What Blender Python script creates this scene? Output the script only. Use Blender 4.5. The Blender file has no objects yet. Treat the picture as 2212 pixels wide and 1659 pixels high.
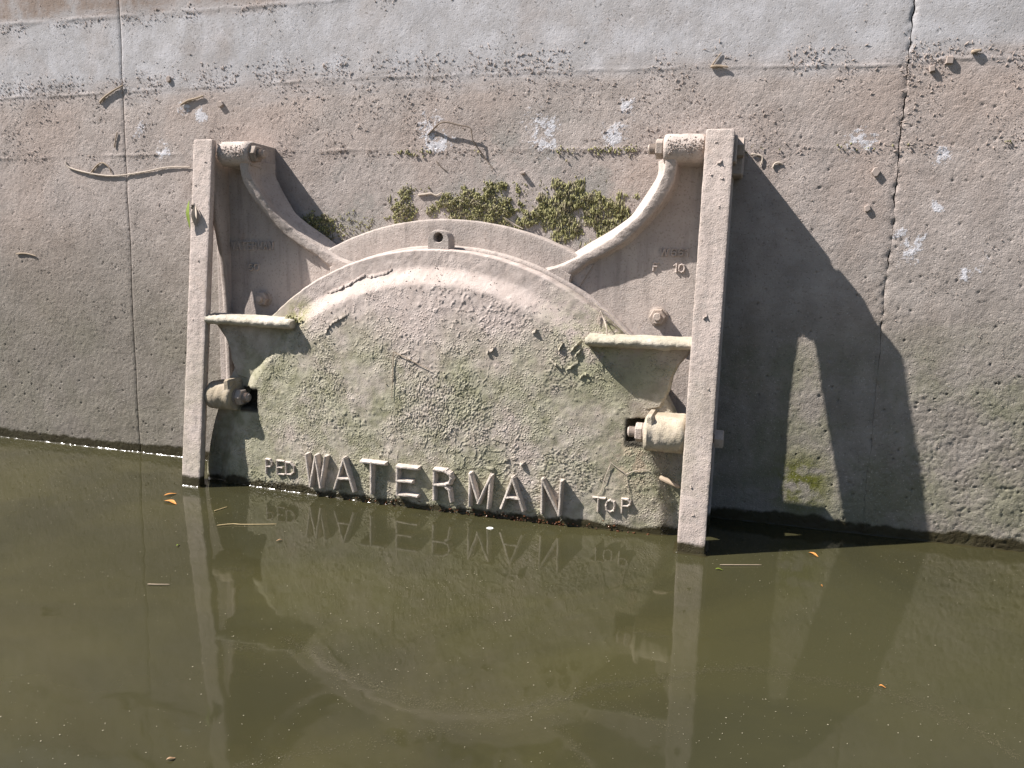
import bpy, math, random
import numpy as np
from mathutils import Matrix, Vector

random.seed(7)
rng = np.random.default_rng(11)
scene = bpy.context.scene
COL = scene.collection

# ---------------------------------------------------------------- camera
cam_data = bpy.data.cameras.new('camera')
cam_data.sensor_width = 36.0
cam_data.lens = 36.0 * 1700.0 / 2212.0
cam_data.clip_start = 0.02
cam_data.clip_end = 2000.0
cam = bpy.data.objects.new('camera', cam_data)
COL.objects.link(cam)
_r, _u, _b = (0.95875, 0.28294, 0.02741), (-0.06964, 0.14028, 0.98766), (0.27560, -0.94882, 0.15419)
cam.matrix_world = Matrix(((_r[0], _u[0], _b[0], 0.0), (_r[1], _u[1], _b[1], -2.30), (_r[2], _u[2], _b[2], 0.726), (0, 0, 0, 1)))
scene.camera = cam

# ---------------------------------------------------------------- daylight
SUN_TRAVEL = Vector((2.5, 1.0, -3.0)).normalized()      # from the upper left, grazing the wall
world = bpy.data.worlds.new('World'); scene.world = world
world.use_nodes = True
wn = world.node_tree.nodes; wl = world.node_tree.links
sky = wn.new('ShaderNodeTexSky'); sky.sky_type = 'NISHITA'; sky.sun_disc = False
sky.sun_elevation = math.asin(-SUN_TRAVEL.z)
sky.sun_rotation = math.atan2(-SUN_TRAVEL.x, -SUN_TRAVEL.y)
sky.altitude = 50.0; sky.air_density = 1.0; sky.dust_density = 1.0; sky.ozone_density = 1.0
bgn = wn['Background']; bgn.inputs['Strength'].default_value = 0.05
wl.new(sky.outputs[0], bgn.inputs['Color'])
sl = bpy.data.lights.new('sun', 'SUN'); sl.energy = 5.0; sl.angle = math.radians(0.5); sl.color = (1.0, 0.945, 0.895)
sun = bpy.data.objects.new('sun', sl); COL.objects.link(sun)
sun.rotation_euler = SUN_TRAVEL.to_track_quat('-Z', 'Y').to_euler()
sun.location = (-6, -4, 8)
scene.view_settings.view_transform = 'Standard'
scene.view_settings.look = 'None'
scene.view_settings.gamma = 1.0
scene.view_settings.use_curve_mapping = False
scene.view_settings.exposure = 1.12
# metric positions: (X, Z) on upright surfaces, (X, distance from the wall) on the water
WALL_TWIGS = [('long pale curved twig stuck across the left wall joint, ending at the left arm',
  [(-2.329, 1.03), (-2.312, 1.009), (-2.237, 0.991), (-2.149, 0.98), (-2.075, 0.983), (-1.981, 0.995), (-1.903, 1.007), (-1.809, 1.008)], 0.003),
 ('small looped twig on the wall just above the long curved twig',
  [(-2.22, 0.991), (-2.189, 1.017), (-2.166, 1.024), (-2.141, 1.008), (-2.132, 0.987)], 0.0028),
 ('dark bent twig arching out of the left white lime stain',
  [(-0.956, 1.095), (-0.938, 1.112), (-0.913, 1.126), (-0.887, 1.13), (-0.849, 1.121), (-0.815, 1.113), (-0.809, 1.094), (-0.803, 1.073),
   (-0.771, 1.028), (-0.743, 0.995)],
  0.0028),
 ('short pale wavy twig above the smallest moss clump', [(-0.985, 0.919), (-0.963, 0.921), (-0.941, 0.924), (-0.924, 0.918), (-0.906, 0.927)], 0.003),
 ('thin straight twig angled down-right below the dark bent twig', [(-0.926, 1.02), (-0.911, 1.004), (-0.891, 0.99)], 0.0018),
 ('pale twig leaning on the top edge of the seat ring by the middle moss', [(-0.686, 0.85), (-0.662, 0.834), (-0.633, 0.82)], 0.0025),
 ('thick mud coated twig lying on the upper left wall beside the left joint', [(-2.167, 1.224), (-2.144, 1.243), (-2.106, 1.262), (-2.066, 1.278)],
  0.0042),
 ('thick muddy twig right of the left joint, above the left arm', [(-1.837, 1.207), (-1.809, 1.22), (-1.775, 1.227), (-1.748, 1.234)], 0.0042),
 ('short broken twig at mid height near the left picture edge', [(-2.579, 0.703), (-2.53, 0.705), (-2.487, 0.697)], 0.0028),
 ('hooked pale twig beside the top of the right arm shadow', [(-0.01, 1.03), (0.005, 1.029), (0.019, 1.024), (0.02, 1.013), (0.016, 1.0)], 0.0028),
 ('staple shaped pale twig right of the hooked one', [(0.049, 0.994), (0.053, 1.005), (0.063, 1.008), (0.073, 1.004)], 0.0028),
 ('twig lying level on the wall line left of the crack at upper right', [(-0.132, 1.26), (-0.112, 1.262), (-0.085, 1.258)], 0.004),
 ('tangle twig rising from the wall line at upper right', [(-0.13, 1.262), (-0.12, 1.277), (-0.105, 1.297)], 0.002),
 ('stub twig sticking up below the left wall line', [(-2.115, 1.074), (-2.108, 1.103), (-2.1, 1.126)], 0.0022),
 ('dry stem leaning right from the base of the moss beside the right curved rib', [(-0.452, 0.749), (-0.439, 0.767), (-0.419, 0.786)], 0.0026),
 ('short muddy twig on the wall right of the right joint near the top', [(0.498, 1.27), (0.51, 1.273), (0.521, 1.275)], 0.005)]
CHIPS = [('square mud chip high on the wall right of the right joint', (0.452, 1.254), 0.018),
 ('square mud chip just below and left of the other one at the right joint', (0.414, 1.235), 0.014),
 ('dark mud chip in the sun right of the right arm shadow', (0.306, 0.982), 0.018),
 ('small dark mud chip below the larger one beside the right arm shadow', (0.294, 0.889), 0.014),
 ('flat pale chip standing out from the wall above the middle moss', (-0.652, 0.983), 0.014),
 ('mud chip on the upper left wall right of the left joint', (-1.882, 1.291), 0.016),
 ('leaf shaped mud chip on the wall left of the left arm top', (-1.685, 1.206), 0.022)]
LIME = [(-0.95, 1.109, 0.055), (-0.911, 1.074, 0.05), (-0.611, 1.122, 0.06), (-0.602, 1.08, 0.055), (-0.39, 1.084, 0.05), (-0.358, 1.157, 0.04),
 (0.267, 1.058, 0.045), (0.466, 1.029, 0.035), (0.408, 0.79, 0.05), (0.564, 0.739, 0.04), (0.463, 0.895, 0.02), (-1.911, 1.055, 0.04),
 (-1.765, 1.165, 0.03), (-2.012, 1.148, 0.035), (-1.821, 1.199, 0.03), (-1.588, 0.762, 0.02)]
MOSS = [(-1.035, 0.881, 0.048, 0.047), (-0.766, 0.875, 0.173, 0.06), (-0.461, 0.861, 0.149, 0.078), (-1.349, 0.8, 0.063, 0.049)]
JOINTS = [[(-2.074, 1.551), (-2.072, 0.024)], [(0.357, 1.403), (0.366, 0.584)]]
LINES = [[(-2.627, 1.042), (-1.808, 1.051), (-1.309, 1.056), (0.024, 1.047), (0.641, 1.036)],
 [(-2.607, 1.249), (-2.078, 1.257), (-1.138, 1.268), (-0.324, 1.264), (0.356, 1.246)], [(-2.585, 1.49), (-2.077, 1.498), (-1.285, 1.503)]]
LINE_MID_R = [(-0.324, 1.264), (0.356, 1.246), (0.513, 1.256), (0.617, 1.252)]
LETTERS = [('W', -1.208, 0.032, 0.065, 0.094), ('A', -1.111, 0.033, 0.063, 0.094), ('T', -1.017, 0.033, 0.074, 0.092), ('E', -0.906, 0.039, 0.062, 0.083),
 ('R', -0.794, 0.038, 0.054, 0.086), ('M', -0.682, 0.031, 0.061, 0.091), ('A', -0.586, 0.035, 0.064, 0.088), ('N', -0.475, 0.033, 0.053, 0.093)]
SMALL_LETTERS = [('P', -1.383, 0.051, 0.02, 0.045), ('E', -1.341, 0.054, 0.023, 0.042), ('D', -1.307, 0.057, 0.028, 0.037), ('T', -0.345, 0.053, 0.032, 0.037),
 ('O', -0.313, 0.054, 0.024, 0.033), ('P', -0.271, 0.055, 0.021, 0.038)]
WING_R = [('W', -0.22, 0.752, 0.021, 0.019), ('6', -0.194, 0.752, 0.013, 0.019), ('6', -0.175, 0.753, 0.012, 0.019), ('1', -0.159, 0.753, 0.006, 0.019),
 ('F', -0.242, 0.712, 0.012, 0.02), ('1', -0.188, 0.71, 0.007, 0.021), ('0', -0.171, 0.709, 0.015, 0.021)]
WING_L = [('W', -1.598, 0.739, 0.013, 0.023), ('A', -1.577, 0.739, 0.013, 0.024), ('T', -1.556, 0.74, 0.013, 0.023), ('E', -1.536, 0.74, 0.013, 0.024),
 ('R', -1.516, 0.741, 0.012, 0.023), ('M', -1.496, 0.741, 0.013, 0.023), ('A', -1.476, 0.741, 0.013, 0.024), ('N', -1.456, 0.742, 0.012, 0.023),
 ('6', -1.532, 0.675, 0.016, 0.019), ('0', -1.511, 0.676, 0.016, 0.019)]
FLOAT_LEAVES = [('slender orange leaf with a thin stalk floating beside the left arm', [(-1.63, 0.4), (-1.621, 0.382), (-1.613, 0.366)]),
 ('small brown curled leaf floating below the orange leaf', [(-1.593, 0.445), (-1.57, 0.441), (-1.541, 0.455)]),
 ('tiny pinkish leaf scrap floating right of the left arm reflection', [(-1.105, 0.617), (-1.1, 0.605), (-1.095, 0.603)]),
 ('short green leaf blade floating left of the left arm reflection', [(-1.314, 0.732), (-1.316, 0.719)]),
 ('pale brown leaf lying in the bottom left of the water', [(-0.753, 1.44), (-0.748, 1.436), (-0.745, 1.431)]),
 ('yellowish leaf floating on the water far right of the right arm', [(0.276, 0.87), (0.281, 0.871), (0.287, 0.872)]),
 ('green leaf scrap floating by the right arm foot', [(-0.022, 0.413), (-0.013, 0.41), (-0.004, 0.411)]),
 ('tan blade floating in front of the wall shadow on the right', [(0.205, 0.211), (0.217, 0.219), (0.227, 0.233)]),
 ('orange scrap floating in the middle right of the water', [(0.216, 0.429), (0.22, 0.432)])]
FLOAT_TWIGS = [('long golden straw floating between the left arm and the cover',
  [(-1.317, 0.57), (-1.289, 0.546), (-1.263, 0.54), (-1.223, 0.524), (-1.178, 0.504)]),
 ('short golden straw floating beside the left arm foot', [(-1.401, 0.47), (-1.397, 0.45), (-1.391, 0.425)]),
 ('brown twig floating low in the open water at left', [(-1.215, 0.946), (-1.194, 0.94), (-1.17, 0.931)]),
 ('thin brown twig floating right of the right arm foot', [(-0.012, 0.381), (0.029, 0.366), (0.086, 0.345)])]
PETAL = [(-0.625, 0.326)]
SCUM = [[(-0.224, 1.07), (-0.168, 1.019), (-0.079, 0.952), (0.008, 0.911), (0.105, 0.877), (0.2, 0.874), (0.274, 0.889), (0.349, 0.917), (0.406, 0.967),
  (0.448, 1.028)],
 [(-0.802, 1.048), (-0.747, 1.073), (-0.637, 1.133), (-0.51, 1.176), (-0.396, 1.173), (-0.307, 1.15), (-0.222, 1.077)],
 [(-0.256, 1.139), (-0.216, 1.18), (-0.169, 1.254)], [(-0.655, 1.425), (-0.553, 1.344), (-0.437, 1.268), (-0.312, 1.186), (-0.224, 1.07)],
 [(-0.189, 1.088), (-0.103, 1.094), (-0.05, 1.116)]]
SCUM_PATCH = [(-1.09, 0.805), (-0.137, 0.807), (-0.847, 1.118)]
COVER_TWIGS = [('thin straw lying slanted across the middle of the cover', [(-0.965, 0.457), (-0.902, 0.433), (-0.841, 0.409)], 0.0014),
 ('thin straw hanging straight down the cover from the slanted one', [(-0.964, 0.457), (-0.965, 0.386), (-0.966, 0.317)], 0.0014),
 ('pale forked root hanging over the cover rim above the right rib',
  [(-0.389, 0.62), (-0.374, 0.606), (-0.353, 0.597), (-0.327, 0.572), (-0.298, 0.544), (-0.282, 0.535)], 0.0022),
 ('root bent in a hoop beside the inner tip of the right rib',
  [(-0.371, 0.601), (-0.363, 0.58), (-0.351, 0.556), (-0.35, 0.536), (-0.369, 0.531), (-0.39, 0.529), (-0.39, 0.508), (-0.392, 0.483)], 0.0022),
 ('thin root curling down the rim next to the hoop shaped root', [(-0.37, 0.602), (-0.376, 0.583), (-0.378, 0.561)], 0.0018),
 ('thin branching root on the lower right of the cover above the small raised letters',
  [(-0.32, 0.193), (-0.299, 0.178), (-0.276, 0.162), (-0.27, 0.138), (-0.264, 0.105), (-0.263, 0.058)], 0.0011),
 ('thin root crossing to the hinge stub on the lower right of the cover', [(-0.276, 0.162), (-0.254, 0.173), (-0.229, 0.179), (-0.213, 0.177)],
  0.0011),
 ('thin root slanting down left on the lower right of the cover', [(-0.318, 0.188), (-0.331, 0.151), (-0.339, 0.114), (-0.351, 0.095)], 0.001)]
STUB = [(-0.184, 0.162), (-0.157, 0.155), (-0.129, 0.147)]
GREENLEAF = [(-1.648, 0.883), (-1.645, 0.842), (-1.643, 0.797)]
FLAKES = [[(-1.194, 0.621), (-1.168, 0.629), (-1.145, 0.64), (-1.122, 0.65), (-1.102, 0.666), (-1.08, 0.676)],
 [(-1.075, 0.674), (-1.057, 0.671), (-1.029, 0.679), (-1.007, 0.686), (-0.993, 0.694)],
 [(-1.19, 0.5), (-1.179, 0.52), (-1.165, 0.534), (-1.145, 0.546), (-1.116, 0.562)], [(-0.447, 0.487), (-0.432, 0.505), (-0.417, 0.518)],
 [(-0.501, 0.465), (-0.481, 0.451), (-0.465, 0.445)], [(-0.455, 0.44), (-0.439, 0.449), (-0.422, 0.462)],
 [(-0.416, 0.419), (-0.402, 0.431), (-0.378, 0.426)], [(-0.554, 0.535), (-0.541, 0.542)], [(-0.479, 0.49), (-0.466, 0.509)],
 [(-0.683, 0.472), (-0.656, 0.488)], [(-0.431, 0.48), (-0.414, 0.498)], [(-0.67, 0.148), (-0.658, 0.147), (-0.647, 0.147)],
 [(-0.619, 0.172), (-0.605, 0.177)], [(-0.572, 0.165), (-0.558, 0.17)]]

XC = -0.857          # centre line of the gate

# ---------------------------------------------------------------- noise in numpy
def _hash(ix, iy, seed):
    h = (ix.astype(np.int64) * 374761393 + iy.astype(np.int64) * 668265263 + seed * 1274126177) & 0xFFFFFFFF
    h = ((h ^ (h >> 13)) * 1274126177) & 0xFFFFFFFF
    h = (h ^ (h >> 16)) & 0xFFFFFFFF
    h = (h * 2246822519) & 0xFFFFFFFF
    return ((h ^ (h >> 15)) & 0xFFFF) / 65535.0
def vnoise(x, y, seed=0):
    ix = np.floor(x); iy = np.floor(y); fx = x - ix; fy = y - iy
    fx = fx * fx * fx * (fx * (fx * 6 - 15) + 10); fy = fy * fy * fy * (fy * (fy * 6 - 15) + 10)
    a = _hash(ix, iy, seed); b = _hash(ix + 1, iy, seed); c = _hash(ix, iy + 1, seed); d = _hash(ix + 1, iy + 1, seed)
    return ((a + (b - a) * fx) * (1 - fy) + (c + (d - c) * fx) * fy) * 2 - 1
def fbm(x, y, scale, octaves=4, seed=0, gain=0.5):
    v = 0.0; amp = 1.0; f = 1.0 / scale
    for o in range(octaves):
        v = v + amp * vnoise(x * f + 17.3 * o, y * f - 9.1 * o, seed + o); amp *= gain; f *= 2.03
    return v
def cells(x, y, scale, seed=0):
    x = np.asarray(x) / scale; y = np.asarray(y) / scale
    ix = np.floor(x); iy = np.floor(y)
    best = np.full(x.shape, 9.0); sec = np.full(x.shape, 9.0); rnd = np.zeros(x.shape)
    for dx in (-1, 0, 1):
        for dy in (-1, 0, 1):
            cx = ix + dx; cy = iy + dy
            d = np.hypot(cx + _hash(cx, cy, seed) - x, cy + _hash(cx, cy, seed + 77) - y)
            m = d < best
            sec = np.where(m, best, np.minimum(sec, d))
            rnd = np.where(m, _hash(cx, cy, seed + 191), rnd); best = np.where(m, d, best)
    return best, sec, rnd
def sstep(a, b, x):
    t = np.clip((x - a) / (b - a), 0, 1); return t * t * (3 - 2 * t)

# ---------------------------------------------------------------- mesh helpers (d = distance in front of the wall, world Y = -d)
def tag(o, label=None, cat=None, group=None, kind=None):
    if label: o['label'] = label
    if cat: o['category'] = cat
    if group: o['group'] = group
    if kind: o['kind'] = kind
    return o
def link(name, me, mat=None, parent=None, smooth=True):
    if mat is not None: me.materials.append(mat)
    if smooth: me.polygons.foreach_set('use_smooth', np.ones(len(me.polygons), dtype=bool))
    me.update()
    o = bpy.data.objects.new(name, me); COL.objects.link(o)
    if parent is not None:
        o.parent = parent; o.matrix_parent_inverse = Matrix.Translation(-parent.location)
    return o
def empty(name, loc):
    o = bpy.data.objects.new(name, None); o.location = loc; o.empty_display_size = 0.05; COL.objects.link(o); return o
def grid_faces(nr, nc, closed=False, base=0):
    i = np.arange(nr - 1)[:, None]; j = np.arange(nc if closed else nc - 1)[None, :]
    a = i * nc + j; b = i * nc + (j + 1) % nc
    return np.stack([a, b, b + nc, a + nc], -1).reshape(-1, 4) + base
class MB:
    """collects vertices and faces for one mesh"""
    def __init__(s): s.v = []; s.f = []; s.n = 0
    def add(s, V, F):
        V = np.asarray(V, float).reshape(-1, 3)
        s.v.append(V); s.f += [tuple(int(i) + s.n for i in f) for f in F]; s.n += len(V)
    def grid(s, V, closed=False):
        nr, nc = V.shape[:2]; s.add(V.reshape(-1, 3), grid_faces(nr, nc, closed))
    def lathe(s, origin, axis, prof, n=20, twist=0.0):
        axis = Vector(axis).normalized(); u = axis.orthogonal().normalized(); w = axis.cross(u)
        rows = []
        for t, r in prof:
            rows.append([list(Vector(origin) + axis * t + (u * math.cos(twist + 2 * math.pi * k / n) + w * math.sin(twist + 2 * math.pi * k / n)) * r) for k in range(n)])
        V = np.array(rows); s.grid(V, True)
        for row in (0, len(prof) - 1):
            c = list(range(row * n, row * n + n)); base = s.n - len(prof) * n
            s.f.append(tuple(base + i for i in (c if row else c[::-1])))
    def box(s, x0, x1, d0, d1, z0, z1, b=0.003):
        lo = np.array((x0, -d1, z0)); hi = np.array((x1, -d0, z1)); c = (lo + hi) / 2; h = (hi - lo) / 2
        b = min(b, *(h * 0.9)); vs = []; idx = {}
        for sx in (-1, 1):
            for sy in (-1, 1):
                for sz in (-1, 1):
                    for ax in range(3):
                        p = np.array((sx, sy, sz)) * (h - b); p[ax] += (sx, sy, sz)[ax] * b
                        idx[(sx, sy, sz, ax)] = len(vs); vs.append(c + p)
        F = []
        def add(q):
            P = [vs[i] for i in q]; nrm = np.cross(P[1] - P[0], P[2] - P[0])
            if np.dot(nrm, sum(P) / len(P) - c) < 0: q = q[::-1]
            F.append(tuple(q))
        S = (-1, 1)
        for a in S:
            add([idx[(a, p, q, 0)] for p, q in ((-1, -1), (1, -1), (1, 1), (-1, 1))])
            add([idx[(p, a, q, 1)] for p, q in ((-1, -1), (1, -1), (1, 1), (-1, 1))])
            add([idx[(p, q, a, 2)] for p, q in ((-1, -1), (1, -1), (1, 1), (-1, 1))])
            for e in S:
                add([idx[(a, e, -1, 0)], idx[(a, e, 1, 0)], idx[(a, e, 1, 1)], idx[(a, e, -1, 1)]])
                add([idx[(a, -1, e, 0)], idx[(a, 1, e, 0)], idx[(a, 1, e, 2)], idx[(a, -1, e, 2)]])
                add([idx[(-1, a, e, 1)], idx[(1, a, e, 1)], idx[(1, a, e, 2)], idx[(-1, a, e, 2)]])
                for g in S: add([idx[(a, e, g, 0)], idx[(a, e, g, 1)], idx[(a, e, g, 2)]])
        s.add(vs, F)
    def tube(s, pts, r, n=7, wob=0.0):
        pts = [Vector(p) for p in pts]
        P = []                                              # smooth the line
        for i in range(len(pts) - 1):
            p0 = pts[max(i - 1, 0)]; p1 = pts[i]; p2 = pts[i + 1]; p3 = pts[min(i + 2, len(pts) - 1)]
            for k in range(4):
                t = k / 4
                P.append(0.5 * ((2 * p1) + (p2 - p0) * t + (2 * p0 - 5 * p1 + 4 * p2 - p3) * t * t + (3 * p1 - p0 - 3 * p2 + p3) * t ** 3))
        P.append(pts[-1]); rows = []; L = len(P)
        for i, p in enumerate(P):
            tg = (P[min(i + 1, L - 1)] - P[max(i - 1, 0)]).normalized()
            u = tg.cross(Vector((0.31, 0.9, 0.2))).normalized(); w = tg.cross(u)
            rr = r * (1.0 - 0.45 * i / L) * (1 + random.uniform(-wob, wob))
            if i in (0, L - 1): rr *= 0.6
            rows.append([list(p + (u * math.cos(2 * math.pi * k / n) + w * math.sin(2 * math.pi * k / n)) * rr) for k in range(n)])
        V = np.array(rows); b0 = s.n; s.grid(V, True)
        s.f.append(tuple(b0 + i for i in range(n - 1, -1, -1))); s.f.append(tuple(b0 + (L - 1) * n + i for i in range(n)))
    def prism(s, poly, d0, d1, bev=0.004):
        """polygon in (x, z), from depth d0 (back) to d1 (front), front edge chamfered"""
        P = np.array(poly, float); n = len(P)
        area = 0.5 * np.sum(P[:, 0] * np.roll(P[:, 1], -1) - np.roll(P[:, 0], -1) * P[:, 1])
        if area < 0: P = P[::-1]
        e = np.roll(P, -1, 0) - P; e /= np.linalg.norm(e, axis=1)[:, None] + 1e-9
        nr = np.stack([e[:, 1], -e[:, 0]], 1); nv = nr + np.roll(nr, 1, 0); nv /= np.linalg.norm(nv, axis=1)[:, None] + 1e-9
        Q = P - nv * bev
        V = np.concatenate([np.c_[P[:, 0], np.full(n, -d0), P[:, 1]], np.c_[P[:, 0], np.full(n, -(d1 - bev)), P[:, 1]], np.c_[Q[:, 0], np.full(n, -d1), Q[:, 1]]])
        F = []
        for r in (0, 1):
            for i in range(n):
                j = (i + 1) % n; F.append((r * n + i, r * n + j, (r + 1) * n + j, (r + 1) * n + i))
        F.append(tuple(2 * n + i for i in range(n)))
        s.add(V, F)
    def build(s, name, mat=None, parent=None, smooth=True, auto=35):
        me = bpy.data.meshes.new(name); me.from_pydata(np.concatenate(s.v).tolist(), [], s.f); me.validate()
        o = link(name, me, mat, parent, smooth)
        if smooth and auto: me.set_sharp_from_angle(angle=math.radians(auto))
        return o
def np_mesh(name, V, Q):
    me = bpy.data.meshes.new(name); V = np.asarray(V, np.float32).reshape(-1, 3); Q = np.asarray(Q, np.int32); k = Q.shape[1]
    me.vertices.add(len(V)); me.vertices.foreach_set('co', V.ravel())
    me.loops.add(Q.size); me.loops.foreach_set('vertex_index', Q.ravel())
    me.polygons.add(len(Q)); me.polygons.foreach_set('loop_start', np.arange(0, Q.size, k, dtype=np.int32))
    me.polygons.foreach_set('loop_total', np.full(len(Q), k, np.int32)); me.update(calc_edges=True)
    return me
def loft(profile, path, rough=0.0, seed=0, caps=True):
    """profile: function(i, t) -> list of (x, d, z) for each station; returns MB"""
    V = np.array([profile(i, t) for i, t in enumerate(path)], float)
    if rough:
        i = np.arange(V.shape[0])[:, None] * np.ones(V.shape[1])[None]; L = np.cumsum(np.r_[0, np.linalg.norm(np.diff(V[0], axis=0), axis=1)])
        Ls = np.cumsum(np.r_[0, np.linalg.norm(np.diff(V.mean(1), axis=0), axis=1)])
        a = Ls[:, None] + 0 * i; b = L[None, :] + 0 * i
        nz = fbm(a, b, 0.03, 3, seed) * 0.6 + fbm(a, b, 0.008, 2, seed + 9) * 0.5
        c = V.mean(1, keepdims=True); out = V - c; out /= np.linalg.norm(out, axis=2, keepdims=True) + 1e-9
        V = V + out * (nz * rough)[..., None]
    V = V * np.array((1, -1, 1)); m = MB(); m.grid(V, True)
    n = V.shape[1]; k = V.shape[0]
    if caps: m.f.append(tuple(range(n - 1, -1, -1))); m.f.append(tuple((k - 1) * n + i for i in range(n)))
    return m

# ---------------------------------------------------------------- materials
class NT:
    def __init__(s, name):
        s.m = bpy.data.materials.new(name); s.m.use_nodes = True; s.t = s.m.node_tree; s.n = s.t.nodes; s.b = s.n['Principled BSDF']
    def new(s, t, **kw):
        x = s.n.new(t)
        for k, v in kw.items(): setattr(x, k, v)
        return x
    def put(s, sock, v):
        if hasattr(v, 'is_output'): s.t.links.new(v, sock)
        else: sock.default_value = v
    def math(s, op, a, b=0.0, c=0.0, clamp=False):
        x = s.new('ShaderNodeMath', operation=op, use_clamp=clamp); s.put(x.inputs[0], a); s.put(x.inputs[1], b); s.put(x.inputs[2], c); return x.outputs[0]
    def ramp(s, v, a, b, lo=0.0, hi=1.0):
        x = s.new('ShaderNodeMapRange', interpolation_type='SMOOTHSTEP'); s.put(x.inputs[0], v)
        for i, q in enumerate((a, b, lo, hi)): x.inputs[i + 1].default_value = q
        return x.outputs[0]
    def noise(s, scale, detail=4.0, rough=0.55, vec=None, dist=0.0):
        x = s.new('ShaderNodeTexNoise'); x.inputs['Scale'].default_value = scale; x.inputs['Detail'].default_value = detail
        x.inputs['Roughness'].default_value = rough; x.inputs['Distortion'].default_value = dist
        s.put(x.inputs['Vector'], vec if vec is not None else s.pos); return x.outputs[0]
    def voro(s, scale, feature='F1', vec=None, rnd=1.0):
        x = s.new('ShaderNodeTexVoronoi', feature=feature); x.inputs['Scale'].default_value = scale; x.inputs['Randomness'].default_value = rnd
        s.put(x.inputs['Vector'], vec if vec is not None else s.pos); return x.outputs[0]
    def mix(s, f, a, b, mode='MIX'):
        x = s.new('ShaderNodeMix', data_type='RGBA', blend_type=mode); s.put(x.inputs[0], f); s.put(x.inputs[6], a if hasattr(a, 'is_output') else (*a, 1)); s.put(x.inputs[7], b if hasattr(b, 'is_output') else (*b, 1)); return x.outputs[2]
    def bump(s, h, strength, dist, prev=None):
        x = s.new('ShaderNodeBump'); x.inputs['Strength'].default_value = strength; x.inputs['Distance'].default_value = dist; s.put(x.inputs['Height'], h)
        if prev is not None: s.put(x.inputs['Normal'], prev)
        return x.outputs[0]
    def geo(s):
        g = s.new('ShaderNodeNewGeometry'); s.pos = g.outputs['Position']
        sep = s.new('ShaderNodeSeparateXYZ'); s.put(sep.inputs[0], s.pos); s.x, s.y, s.z = sep.outputs; return s
    def spot(s, x, z, r):
        a = s.math('SUBTRACT', s.x, x); b = s.math('SUBTRACT', s.z, z)
        d = s.math('SQRT', s.math('ADD', s.math('MULTIPLY', a, a), s.math('MULTIPLY', b, b)))
        return s.math('SUBTRACT', 1.0, s.math('DIVIDE', d, r), clamp=True)

def plain(name, col, rough=0.8, spec=0.3, var=0.25, scale=60):
    t = NT(name).geo(); n = t.noise(scale, 3)
    t.put(t.b.inputs['Base Color'], t.mix(n, tuple(c * (1 - var) for c in col), tuple(min(1, c * (1 + var)) for c in col)))
    t.b.inputs['Roughness'].default_value = rough; t.b.inputs['Specular IOR Level'].default_value = spec
    return t.m

def wet_band(t, col, rough, z0=0.030, amp=0.05):
    """everything that the water laps is soaked and dark"""
    w = t.math('ADD', t.z, t.math('MULTIPLY', t.math('SUBTRACT', t.noise(14, 5, 0.6), 0.5), -amp))
    wet = t.ramp(w, z0 - 0.006, z0 + 0.006, 1.0, 0.0)
    slime = t.noise(30, 4)
    dark = t.mix(slime, (0.030, 0.022, 0.012), (0.050, 0.045, 0.022))
    return t.mix(wet, col, dark), t.math('SUBTRACT', rough, t.math('MULTIPLY', wet, 0.55)), wet

def mud_iron(name, pale=(0.50, 0.40, 0.32), dark=(0.33, 0.265, 0.21), algae=0.0, algae_top=0.55, fine=1.0, rust=0.12, wet0=0.030):
    t = NT(name).geo()
    n1 = t.noise(6, 5, 0.6); n2 = t.noise(45, 4, 0.6)
    col = t.mix(t.ramp(n1, 0.35, 0.65), dark, pale)
    col = t.mix(t.ramp(n2, 0.45, 0.75, 0.0, 0.45), col, (0.40, 0.36, 0.33))
    col = t.mix(t.ramp(t.noise(170, 2), 0.56, 0.7, 0.0, 0.5), col, (0.20, 0.17, 0.14))
    if rust:
        col = t.mix(t.ramp(t.noise(9, 4, 0.6, dist=0.6), 0.60, 0.78, 0.0, rust * 3), col, (0.40, 0.24, 0.13))
    if algae:
        g = t.math('MULTIPLY', t.ramp(t.z, algae_top - 0.30, algae_top, 1.0, 0.0), t.ramp(t.noise(5, 5, 0.65), 0.38, 0.62))
        col = t.mix(t.math('MULTIPLY', g, algae), col, (0.215, 0.215, 0.12))
    dv = t.new('ShaderNodeVectorMath', operation='MULTIPLY'); t.put(dv.inputs[0], t.pos); dv.inputs[1].default_value = (1, 1, 0.10)
    col = t.mix(t.ramp(t.noise(38, 4, 0.6, dv.outputs[0]), 0.50, 0.68, 0.0, 0.38), col, tuple(q * 0.55 for q in dark))     # drip streaks
    col, ro, wet = wet_band(t, col, 0.93, wet0)
    t.put(t.b.inputs['Base Color'], col); t.put(t.b.inputs['Roughness'], ro)
    t.b.inputs['Specular IOR Level'].default_value = 0.25
    nb = t.bump(t.noise(420, 3, 0.6), 0.55 * fine, 0.0016)
    nb = t.bump(t.math('SUBTRACT', 1.0, t.ramp(t.voro(190), 0.1, 0.5)), 0.35 * fine, 0.0012, nb)
    nb = t.bump(t.noise(60, 4, 0.6), 0.45 * fine, 0.004, nb)
    t.put(t.b.inputs['Normal'], nb)
    return t.m

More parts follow.
